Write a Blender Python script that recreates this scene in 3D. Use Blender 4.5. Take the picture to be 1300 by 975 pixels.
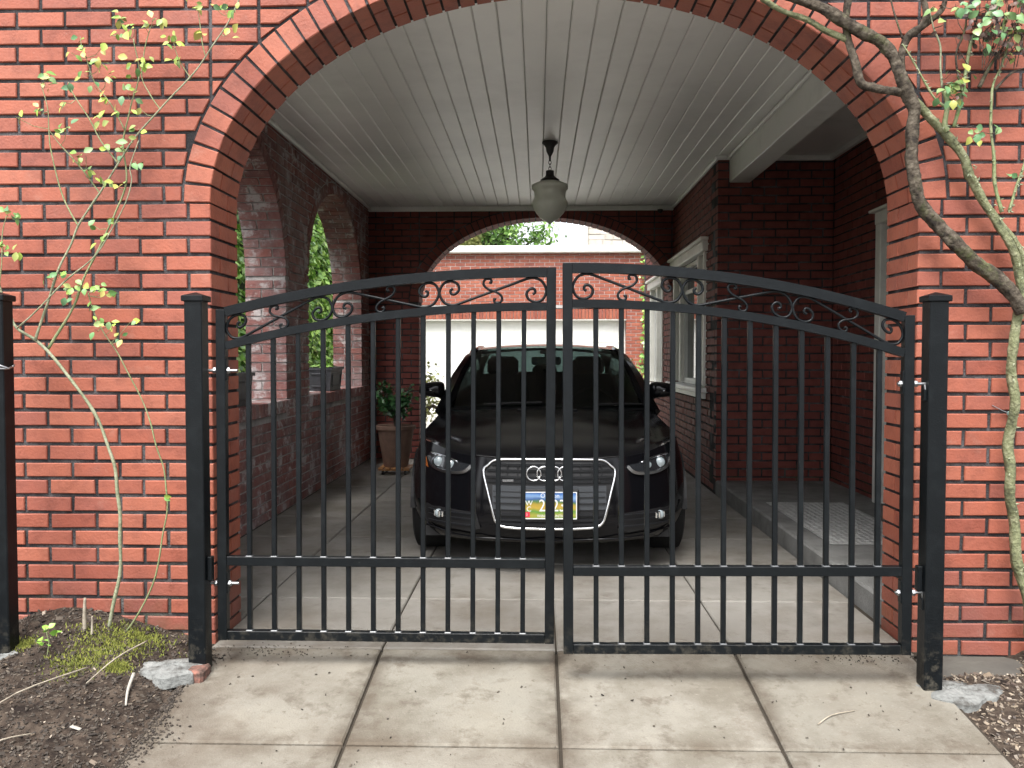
import bpy, math, random
import numpy as np
from mathutils import Vector, Matrix, Euler, noise as mnoise

for o in list(bpy.data.objects):
    bpy.data.objects.remove(o)
S = bpy.context.scene
COL = S.collection
rnd = random.Random(7)
R = math.radians

# ------------------------------------------------------------------ camera
EYE = Vector((0.0, 0.0, 1.28))
YAW, PITCH, FPX = math.atan(33 / 1085), math.atan(36.5 / 1085), 1085.0
cam_data = bpy.data.cameras.new('camera')
cam_data.sensor_width = 36.0
cam_data.lens = 36.0 * FPX / 1300.0
cam_data.clip_start = 0.05
cam_data.clip_end = 1000.0
cam = bpy.data.objects.new('camera', cam_data)
cam.location = EYE
cam.rotation_euler = (math.pi / 2 - PITCH, 0, YAW)
COL.objects.link(cam)
S.camera = cam

# ------------------------------------------------------------------ daylight: bright overcast
SUN_EL, SUN_AZ = R(60), R(197)          # azimuth clockwise from +Y: the light comes from behind the camera
W = bpy.data.worlds.new('World')
S.world = W
W.use_nodes = True
wn = W.node_tree.nodes
wl = W.node_tree.links
wn.clear()
sky = wn.new('ShaderNodeTexSky')
sky.sky_type = 'NISHITA'
sky.sun_disc = False
sky.sun_elevation = SUN_EL
sky.sun_rotation = SUN_AZ
sky.air_density = 1.0
sky.dust_density = 4.0
hs = wn.new('ShaderNodeHueSaturation')
hs.inputs['Saturation'].default_value = 0.22
bg = wn.new('ShaderNodeBackground')
bg.inputs['Strength'].default_value = 0.15
wo = wn.new('ShaderNodeOutputWorld')
wl.new(sky.outputs[0], hs.inputs['Color'])
wl.new(hs.outputs[0], bg.inputs['Color'])
wl.new(bg.outputs[0], wo.inputs['Surface'])
sd = bpy.data.lights.new('sun', 'SUN')
sd.energy = 1.2
sd.angle = R(28)
sd.color = (1.0, 0.965, 0.92)
sun = bpy.data.objects.new('sun', sd)
sdir = Vector((math.sin(SUN_AZ) * math.cos(SUN_EL), math.cos(SUN_AZ) * math.cos(SUN_EL), math.sin(SUN_EL)))
sun.rotation_euler = (-sdir).to_track_quat('-Z', 'Y').to_euler()
sun.location = sdir * 30
COL.objects.link(sun)
S.view_settings.view_transform = 'Standard'
S.view_settings.look = 'None'
S.view_settings.gamma = 1.0
S.view_settings.use_curve_mapping = False
S.view_settings.exposure = 1.60
S.render.engine = 'CYCLES'
S.cycles.use_denoising = True
S.cycles.denoiser = 'OPENIMAGEDENOISE'
S.cycles.max_bounces = 10
S.cycles.diffuse_bounces = 6
S.cycles.glossy_bounces = 4
S.cycles.transparent_max_bounces = 12
S.cycles.caustics_reflective = False
S.cycles.caustics_refractive = False
S.cycles.sample_clamp_indirect = 6.0


# ------------------------------------------------------------------ helpers
def tag(o, label=None, cat=None, group=None, kind=None):
    if label: o['label'] = label
    if cat: o['category'] = cat
    if group: o['group'] = group
    if kind: o['kind'] = kind
    return o


def empty(name, loc=(0, 0, 0), rz=0.0):
    o = bpy.data.objects.new(name, None)
    o.location = loc
    o.rotation_euler = (0, 0, rz)
    o.empty_display_size = 0.1
    COL.objects.link(o)
    return o


def link(name, me, parent=None, loc=None):
    o = bpy.data.objects.new(name, me)
    COL.objects.link(o)
    if loc is not None: o.location = loc
    if parent is not None: o.parent = parent
    return o


class MB:
    """collects geometry, builds one mesh object"""
    def __init__(s):
        s.v, s.f = [], []

    def add(s, vs, fs):
        n = len(s.v)
        s.v.extend([tuple(p) for p in vs])
        s.f.extend([tuple(i + n for i in f) for f in fs])
        return s

    def box(s, c, d, rot=None, ch=0.0):
        hx, hy, hz = d[0] / 2, d[1] / 2, d[2] / 2
        vs, fs = [], []
        if ch <= 0:
            for z in (-hz, hz):
                for x, y in ((-hx, -hy), (hx, -hy), (hx, hy), (-hx, hy)):
                    vs.append((x, y, z))
            fs = [(3, 2, 1, 0), (4, 5, 6, 7), (0, 1, 5, 4), (1, 2, 6, 5), (2, 3, 7, 6), (3, 0, 4, 7)]
        else:
            ch = min(ch, hx * .9, hy * .9, hz * .9)
            idx = {}
            for sx in (-1, 1):
                for sy in (-1, 1):
                    for sz in (-1, 1):
                        for ax in range(3):
                            p = [sx * (hx - ch), sy * (hy - ch), sz * (hz - ch)]
                            p[ax] = (sx * hx, sy * hy, sz * hz)[ax]
                            idx[(sx, sy, sz, ax)] = len(vs)
                            vs.append(tuple(p))
            q = lambda *k: fs.append(tuple(idx[i] for i in k))
            for a in (-1, 1):
                q((a, -1, -1, 0), (a, 1, -1, 0), (a, 1, 1, 0), (a, -1, 1, 0))
                q((-1, a, -1, 1), (1, a, -1, 1), (1, a, 1, 1), (-1, a, 1, 1))
                q((-1, -1, a, 2), (1, -1, a, 2), (1, 1, a, 2), (-1, 1, a, 2))
                for b in (-1, 1):
                    q((a, b, -1, 0), (a, b, 1, 0), (a, b, 1, 1), (a, b, -1, 1))
                    q((a, -1, b, 0), (a, 1, b, 0), (a, 1, b, 2), (a, -1, b, 2))
                    q((-1, a, b, 1), (1, a, b, 1), (1, a, b, 2), (-1, a, b, 2))
                    for c2 in (-1, 1):
                        q((a, b, c2, 0), (a, b, c2, 1), (a, b, c2, 2))
        m = rot.to_matrix() if rot is not None else None
        c = Vector(c)
        out = [(m @ Vector(p) if m else Vector(p)) + c for p in vs]
        return s.add(out, fs)

    def tube(s, pts, rad, n=8, cap=True, rect=None, upv=None):
        """round tube, or a rectangular one (rect=(w,h)) along pts"""
        pts = [Vector(p) for p in pts]
        k = len(pts)
        if not hasattr(rad, '__len__'): rad = [rad] * k
        tang = []
        for i in range(k):
            a, b = pts[max(i - 1, 0)], pts[min(i + 1, k - 1)]
            t = (b - a)
            tang.append(t.normalized() if t.length > 1e-9 else Vector((0, 0, 1)))
        u = Vector(upv) if upv is not None else (Vector((0, 0, 1)) if abs(tang[0].z) < .9 else Vector((1, 0, 0)))
        vs = []
        m = 4 if rect else n
        for i in range(k):
            t = tang[i]
            u = (u - t * u.dot(t))
            if u.length < 1e-6: u = t.orthogonal()
            u.normalize()
            w = t.cross(u)
            for j in range(m):
                if rect:
                    sx, sy = ((-1, -1), (1, -1), (1, 1), (-1, 1))[j]
                    vs.append(pts[i] + w * sx * rect[0] / 2 + u * sy * rect[1] / 2)
                else:
                    a = 2 * math.pi * j / n
                    vs.append(pts[i] + (w * math.cos(a) + u * math.sin(a)) * rad[i])
        fs = []
        for i in range(k - 1):
            for j in range(m):
                a, b = i * m + j, i * m + (j + 1) % m
                fs.append((a, b, b + m, a + m))
        if cap:
            fs.append(tuple(range(m - 1, -1, -1)))
            fs.append(tuple(range((k - 1) * m, k * m)))
        return s.add(vs, fs)

    def lathe(s, prof, c=(0, 0, 0), n=24, axis='z', squash=1.0):
        vs, fs = [], []
        for r, z in prof:
            for j in range(n):
                a = 2 * math.pi * j / n
                p = (r * math.cos(a), r * math.sin(a) * squash, z)
                if axis == 'y': p = (p[0], p[2], p[1])
                if axis == 'x': p = (p[2], p[0], p[1])
                vs.append((p[0] + c[0], p[1] + c[1], p[2] + c[2]))
        k = len(prof)
        for i in range(k - 1):
            for j in range(n):
                a, b = i * n + j, i * n + (j + 1) % n
                fs.append((a, b, b + n, a + n))
        if prof[0][0] > 1e-5: fs.append(tuple(range(n - 1, -1, -1)))
        if prof[-1][0] > 1e-5: fs.append(tuple(range((k - 1) * n, k * n)))
        return s.add(vs, fs)

    def grid(s, fn, nu, nv):
        vs = [fn(i / nu, j / nv) for i in range(nu + 1) for j in range(nv + 1)]
        fs = []
        for i in range(nu):
            for j in range(nv):
                a = i * (nv + 1) + j
                fs.append((a, a + 1, a + nv + 2, a + nv + 1))
        return s.add(vs, fs)

    def mesh(s, name, mat=None, smooth=False):
        me = bpy.data.meshes.new(name)
        me.from_pydata([tuple(p) for p in s.v], [], s.f)
        if mat is not None: me.materials.append(mat)
        if smooth:
            me.polygons.foreach_set('use_smooth', [True] * len(me.polygons))
        me.update()
        return me

    def build(s, name, mat, parent=None, smooth=False, sharp=None, loc=None):
        me = s.mesh(name, mat, smooth)
        if sharp is not None and smooth:
            me.set_sharp_from_angle(angle=R(sharp))
        return link(name, me, parent, loc)


def smooth_pts(pts, per=6):
    """Catmull-Rom through pts (any dimension)"""
    P = [np.array(p, float) for p in pts]
    out = []
    for i in range(len(P) - 1):
        p0, p1, p2, p3 = P[max(i - 1, 0)], P[i], P[i + 1], P[min(i + 2, len(P) - 1)]
        for k in range(per):
            t = k / per
            out.append(.5 * ((2 * p1) + (p2 - p0) * t + (2 * p0 - 5 * p1 + 4 * p2 - p3) * t * t + (3 * p1 - p0 - 3 * p2 + p3) * t ** 3))
    out.append(P[-1])
    return [tuple(p) for p in out]


# ------------------------------------------------------------------ materials
def mat(name, color, rough=.6, spec=.5, metal=0.0, coat=0.0, bump=0.0, bscale=60.0, var=None, var2=None, vscale=4.0,
        rand=0.0, rand_col=None, sss=0.0, trans=0.0, detail=6.0, coatr=.05):
    m = bpy.data.materials.new(name)
    m.use_nodes = True
    N, L = m.node_tree.nodes, m.node_tree.links
    b = N['Principled BSDF']
    b.inputs['Roughness'].default_value = rough
    b.inputs['Metallic'].default_value = metal
    b.inputs['Specular IOR Level'].default_value = spec
    b.inputs['Coat Weight'].default_value = coat
    b.inputs['Coat Roughness'].default_value = coatr
    b.inputs['Transmission Weight'].default_value = trans
    b.inputs['Base Color'].default_value = (*color, 1)
    geo = N.new('ShaderNodeNewGeometry')
    col = None
    if var is not None:
        nz = N.new('ShaderNodeTexNoise')
        nz.inputs['Scale'].default_value = vscale
        nz.inputs['Detail'].default_value = detail
        nz.inputs['Roughness'].default_value = .65
        L.new(geo.outputs['Position'], nz.inputs['Vector'])
        rp = N.new('ShaderNodeValToRGB')
        rp.color_ramp.elements[0].position = .36
        rp.color_ramp.elements[0].color = (*var, 1)
        rp.color_ramp.elements[1].position = .66
        rp.color_ramp.elements[1].color = (*(var2 or color), 1)
        if var2:
            e = rp.color_ramp.elements.new(.5)
            e.color = (*color, 1)
        L.new(nz.outputs['Fac'], rp.inputs['Fac'])
        col = rp.outputs['Color']
    if rand > 0:
        oi = N.new('ShaderNodeObjectInfo')
        ad = N.new('ShaderNodeMath'); ad.operation = 'ADD'
        fr = N.new('ShaderNodeMath'); fr.operation = 'FRACT'
        L.new(oi.outputs['Random'], ad.inputs[0])
        L.new(geo.outputs['Random Per Island'], ad.inputs[1])
        L.new(ad.outputs[0], fr.inputs[0])
        r2 = N.new('ShaderNodeValToRGB')
        cols = rand_col or [tuple(c * (1 - rand) for c in color), color, tuple(min(1, c * (1 + rand)) for c in color)]
        els = r2.color_ramp.elements
        els[0].color = (*cols[0], 1)
        els[1].color = (*cols[-1], 1)
        for i, c in enumerate(cols[1:-1]):
            e = els.new((i + 1) / (len(cols) - 1))
            e.color = (*c, 1)
        L.new(fr.outputs[0], r2.inputs['Fac'])
        if col is None:
            col = r2.outputs['Color']
        else:
            mx = N.new('ShaderNodeMix'); mx.data_type = 'RGBA'; mx.blend_type = 'MULTIPLY'
            mx.inputs['Factor'].default_value = 1.0
            # var ramp works as a multiplier around 1
            L.new(r2.outputs['Color'], mx.inputs['A'])
            L.new(col, mx.inputs['B'])
            col = mx.outputs['Result']
    if col is not None: L.new(col, b.inputs['Base Color'])
    if bump > 0:
        n2 = N.new('ShaderNodeTexNoise')
        n2.inputs['Scale'].default_value = bscale
        n2.inputs['Detail'].default_value = 5
        L.new(geo.outputs['Position'], n2.inputs['Vector'])
        bp = N.new('ShaderNodeBump')
        bp.inputs['Strength'].default_value = bump
        bp.inputs['Distance'].default_value = .01
        L.new(n2.outputs['Fac'], bp.inputs['Height'])
        L.new(bp.outputs[0], b.inputs['Normal'])
    return m


def overlay(m, color, scale, lo, hi, amount=1.0, zlim=None, detail=8, stretch=(1, 1, 1), xlim=None, ylim=None, band=None):
    """lays a noise-shaped stain over a material's base colour; zlim=(z_full, z_none) limits it to near the ground"""
    N, L = m.node_tree.nodes, m.node_tree.links
    b = N['Principled BSDF']
    geo = N.new('ShaderNodeNewGeometry')
    mp = N.new('ShaderNodeMapping')
    mp.inputs['Scale'].default_value = stretch
    nz = N.new('ShaderNodeTexNoise')
    nz.inputs['Scale'].default_value = scale
    nz.inputs['Detail'].default_value = detail
    nz.inputs['Roughness'].default_value = .7
    L.new(geo.outputs['Position'], mp.inputs['Vector'])
    L.new(mp.outputs[0], nz.inputs['Vector'])
    mr = N.new('ShaderNodeMapRange')
    mr.inputs['From Min'].default_value = lo
    mr.inputs['From Max'].default_value = hi
    mr.inputs['To Max'].default_value = amount
    L.new(nz.outputs['Fac'], mr.inputs['Value'])
    fac = mr.outputs[0]
    for lim, ax in ((zlim, 'Z'), (xlim, 'X'), (ylim, 'Y')):
        if not lim: continue
        sp = N.new('ShaderNodeSeparateXYZ')
        L.new(geo.outputs['Position'], sp.inputs[0])
        m2 = N.new('ShaderNodeMapRange')
        m2.inputs['From Min'].default_value = lim[1]
        m2.inputs['From Max'].default_value = lim[0]
        L.new(sp.outputs[ax], m2.inputs['Value'])
        mu = N.new('ShaderNodeMath'); mu.operation = 'MULTIPLY'
        L.new(fac, mu.inputs[0]); L.new(m2.outputs[0], mu.inputs[1])
        fac = mu.outputs[0]
    if band:        # dirt that gathers along a joint: (axis, position, half width)
        sp = N.new('ShaderNodeSeparateXYZ')
        L.new(geo.outputs['Position'], sp.inputs[0])
        su = N.new('ShaderNodeMath'); su.operation = 'SUBTRACT'; su.inputs[1].default_value = band[1]
        ab = N.new('ShaderNodeMath'); ab.operation = 'ABSOLUTE'
        m2 = N.new('ShaderNodeMapRange'); m2.inputs['From Min'].default_value = band[2]; m2.inputs['From Max'].default_value = 0.0
        mu = N.new('ShaderNodeMath'); mu.operation = 'MULTIPLY'
        L.new(sp.outputs[band[0]], su.inputs[0]); L.new(su.outputs[0], ab.inputs[0]); L.new(ab.outputs[0], m2.inputs['Value'])
        L.new(fac, mu.inputs[0]); L.new(m2.outputs[0], mu.inputs[1])
        fac = mu.outputs[0]
    mx = N.new('ShaderNodeMix'); mx.data_type = 'RGBA'
    L.new(fac, mx.inputs['Factor'])
    old = b.inputs['Base Color'].links
    if old:
        L.new(old[0].from_socket, mx.inputs['A'])
    else:
        mx.inputs['A'].default_value = b.inputs['Base Color'].default_value
    mx.inputs['B'].default_value = (*color, 1)
    L.new(mx.outputs['Result'], b.inputs['Base Color'])
    return m


def glass(name, tint=(.8, .85, .85), refl=1.0):
    m = bpy.data.materials.new(name)
    m.use_nodes = True
    N, L = m.node_tree.nodes, m.node_tree.links
    N.clear()
    o = N.new('ShaderNodeOutputMaterial')
    mx = N.new('ShaderNodeMixShader')
    tr = N.new('ShaderNodeBsdfTransparent')
    tr.inputs['Color'].default_value = (*tint, 1)
    gl = N.new('ShaderNodeBsdfGlossy')
    gl.inputs['Roughness'].default_value = .02
    lw = N.new('ShaderNodeLayerWeight')
    pw = N.new('ShaderNodeMath'); pw.operation = 'POWER'; pw.inputs[1].default_value = 5.0
    fr = N.new('ShaderNodeMath'); fr.operation = 'MULTIPLY_ADD'; fr.inputs[1].default_value = .95; fr.inputs[2].default_value = .045
    L.new(lw.outputs['Facing'], pw.inputs[0]); L.new(pw.outputs[0], fr.inputs[0])
    L.new(fr.outputs[0], mx.inputs[0]); L.new(tr.outputs[0], mx.inputs[1]); L.new(gl.outputs[0], mx.inputs[2])
    L.new(mx.outputs[0], o.inputs['Surface'])
    return m


ONE = (1, 1, 1)
BR = [(.235, .064, .041), (.315, .093, .056), (.335, .104, .063), (.28, .080, .050), (.35, .116, .072), (.30, .088, .053), (.265, .082, .057), (.325, .098, .059)]
M = {}
M['brick'] = mat('brick_red', ONE, rough=.55, spec=.35, bump=.25, bscale=90, var=(.80, .78, .78), var2=(1.08, 1.05, 1.02), vscale=12,
                 rand=1, rand_col=BR)
overlay(M['brick'], (.15, .075, .07), 3.0, .40, .66, .75, zlim=(.02, .42))
overlay(M['brick'], (.38, .25, .20), 7, .60, .76, .3)
overlay(M['brick'], (.38, .31, .27), 34, .65, .76, .45)
overlay(M['brick'], (.16, .06, .05), 2.2, .52, .72, .45)
overlay(M['brick'], (.10, .05, .045), 60, .66, .74, .6)
overlay(M['brick'], (.05, .065, .03), 5.0, .5, .72, .6, zlim=(.0, .28))
M['brick_old'] = mat('brick_red_weathered', ONE, rough=.75, spec=.25, bump=.5, bscale=70, var=(.75, .75, .78), var2=(1.05, 1, .98), vscale=9,
                     rand=1, rand_col=[(.19, .082, .073), (.27, .102, .088), (.22, .105, .097), (.30, .112, .092), (.19, .098, .093)])
overlay(M['brick_old'], (.62, .58, .57), 5.0, .54, .61, .85)
overlay(M['brick_old'], (.30, .26, .26), 2.5, .42, .62, .55)
overlay(M['brick_old'], (.5, .46, .46), 22, .56, .72, .6)
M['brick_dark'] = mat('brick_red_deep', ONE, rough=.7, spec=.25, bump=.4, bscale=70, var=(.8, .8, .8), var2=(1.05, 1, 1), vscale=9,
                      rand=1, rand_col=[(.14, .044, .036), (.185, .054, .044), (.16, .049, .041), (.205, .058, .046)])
M['mortar'] = mat('mortar_dark', (.05, .048, .05), rough=.95, spec=.1, bump=.8, bscale=120, var=(.03, .029, .031), var2=(.12, .117, .12), vscale=5)
overlay(M['mortar'], (.10, .13, .05), 4, .5, .7, .7, zlim=(0, .5))
M['mortar_grey'] = mat('mortar_grey', (.42, .40, .39), rough=.95, spec=.1, bump=.8, bscale=120, var=(.26, .25, .25), var2=(.52, .5, .49), vscale=7)
M['concrete'] = mat('concrete_slab', ONE, rough=.85, spec=.25, bump=.35, bscale=140, var=(.72, .70, .67), var2=(1.08, 1.07, 1.05), vscale=2.2,
                    rand=1, rand_col=[(.195, .182, .152), (.225, .21, .177), (.21, .197, .165)])
overlay(M['concrete'], (.11, .09, .068), 1.3, .46, .68, .55)
overlay(M['concrete'], (.30, .28, .24), 55, .58, .70, .35)
overlay(M['concrete'], (.09, .072, .054), 8.0, .54, .66, .6)
overlay(M['concrete'], (.10, .078, .06), 2.6, .34, .62, .8, xlim=(-1.42, -.75))
overlay(M['concrete'], (.10, .075, .055), 4.0, .40, .64, .6, ylim=(3.66, 3.44))
overlay(M['concrete'], (.11, .085, .065), 9, .58, .72, .55)
overlay(M['concrete'], (.08, .06, .045), 38, .60, .70, .55)
for bx_, hw_ in ((.08, .13), (-.68, .08), (.85, .08), (-1.42, .22)):
    overlay(M['concrete'], (.075, .058, .042), 7.0, .36, .60, .85, band=('X', bx_, hw_))
overlay(M['concrete'], (.09, .07, .05), 6.0, .40, .62, .8, band=('Y', 2.94, .10))
M['concrete_clean'] = mat('concrete_pale', (.42, .405, .37), rough=.85, var=(.37, .355, .32), var2=(.46, .445, .41), vscale=2)
M['concrete_in'] = mat('concrete_carport', ONE, rough=.75, spec=.3, bump=.25, bscale=140, var=(.78, .77, .76), var2=(1.05, 1.05, 1.05), vscale=2.0,
                       rand=1, rand_col=[(.22, .208, .186), (.245, .233, .21), (.232, .22, .197)])
overlay(M['concrete_in'], (.13, .11, .085), 1.6, .46, .68, .75)
overlay(M['concrete_in'], (.10, .08, .06), 7, .56, .70, .5)
overlay(M['concrete_in'], (.10, .08, .058), 4.0, .38, .62, .7, ylim=(3.66, 4.3))
overlay(M['concrete_in'], (.08, .07, .06), 30, .66, .74, .5)
M['concrete_grey'] = mat('concrete_grey', (.22, .225, .215), rough=.85, spec=.2, bump=.4, bscale=90, var=(.13, .13, .125), var2=(.29, .295, .28), vscale=12)
M['joint'] = mat('joint_dirt', (.045, .038, .03), rough=.95, spec=.1, bump=.5)
M['white_paint'] = mat('white_paint', (.78, .79, .76), rough=.45, spec=.4, bump=.06, bscale=30, var=(.68, .69, .66), var2=(.78, .78, .76), vscale=2)
M['plank'] = mat('white_plank', ONE, rough=.42, spec=.4, bump=.05, bscale=25, var=(.93, .93, .93), var2=(1.03, 1.03, 1.02), vscale=1.5,
                 rand=1, rand_col=[(.82, .82, .80), (.86, .86, .84), (.84, .845, .825)])
M['trim'] = mat('cream_trim', (.70, .69, .64), rough=.5, spec=.4, var=(.63, .62, .57), var2=(.74, .73, .68), vscale=6)
M['black_metal'] = mat('black_gate_paint', (.0036, .0050, .0062), rough=.34, spec=.2, bump=.15, bscale=220, var=(.0034, .0048, .0058), var2=(.0065, .0085, .0098), vscale=14)
overlay(M['black_metal'], (.2, .19, .17), 60, .68, .78, .5)
overlay(M['black_metal'], (.10, .09, .07), 25, .5, .7, .8, zlim=(.0, .22))
M['zinc'] = mat('zinc', (.36, .37, .38), rough=.38, metal=1.0, bump=.1)
M['soil'] = mat('soil', (.042, .032, .025), rough=.95, spec=.12, bump=1.0, bscale=45, var=(.017, .013, .011), var2=(.085, .066, .051), vscale=14)
M['ground'] = mat('ground_earth', (.09, .085, .075), rough=.95, spec=.1, bump=.5, bscale=20, var=(.06, .055, .05), var2=(.12, .115, .1), vscale=1)

# ------------------------------------------------------------------ which bricks the photograph shows
def pixel(p):
    d = Vector(p) - EYE
    fw = Vector((-math.sin(YAW) * math.cos(PITCH), math.cos(YAW) * math.cos(PITCH), -math.sin(PITCH)))
    rt = Vector((math.cos(YAW), math.sin(YAW), 0))
    z = d.dot(fw)
    if z < .1: return None
    return 650 + FPX * d.dot(rt) / z, 487.5 - FPX * d.dot(rt.cross(fw)) / z, z


def in_frame(p, m=6):
    q = pixel(p)
    return q is not None and -m < q[0] < 1300 + m and -m < q[1] < 975 + m


ARCH = dict(uc=.095, a=1.532, b=1.01, zs=1.945, zb=-.3)      # the carport's front arch
FY = 3.73


def through_front(p):
    """seen from the camera through the front arch"""
    if not in_frame(p): return False
    t = (FY + .33) / p[1]
    x, z = p[0] * t, EYE.z + (p[2] - EYE.z) * t
    dx = abs(x - ARCH['uc'])
    if dx > ARCH['a']: return False
    return z < ARCH['zs'] + ARCH['b'] * math.sqrt(max(0, 1 - (dx / ARCH['a']) ** 2))


def clip_half(poly, p, n):
    out = []
    k = len(poly)
    for i in range(k):
        a, b = poly[i], poly[(i + 1) % k]
        da = (a[0] - p[0]) * n[0] + (a[1] - p[1]) * n[1]
        db = (b[0] - p[0]) * n[0] + (b[1] - p[1]) * n[1]
        if da >= 0: out.append(a)
        if (da >= 0) != (db >= 0):
            t = da / (da - db)
            out.append((a[0] + (b[0] - a[0]) * t, a[1] + (b[1] - a[1]) * t))
    return out


def area(poly):
    return .5 * abs(sum(poly[i][0] * poly[(i + 1) % len(poly)][1] - poly[(i + 1) % len(poly)][0] * poly[i][1] for i in range(len(poly))))


CACHE = {}


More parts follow.
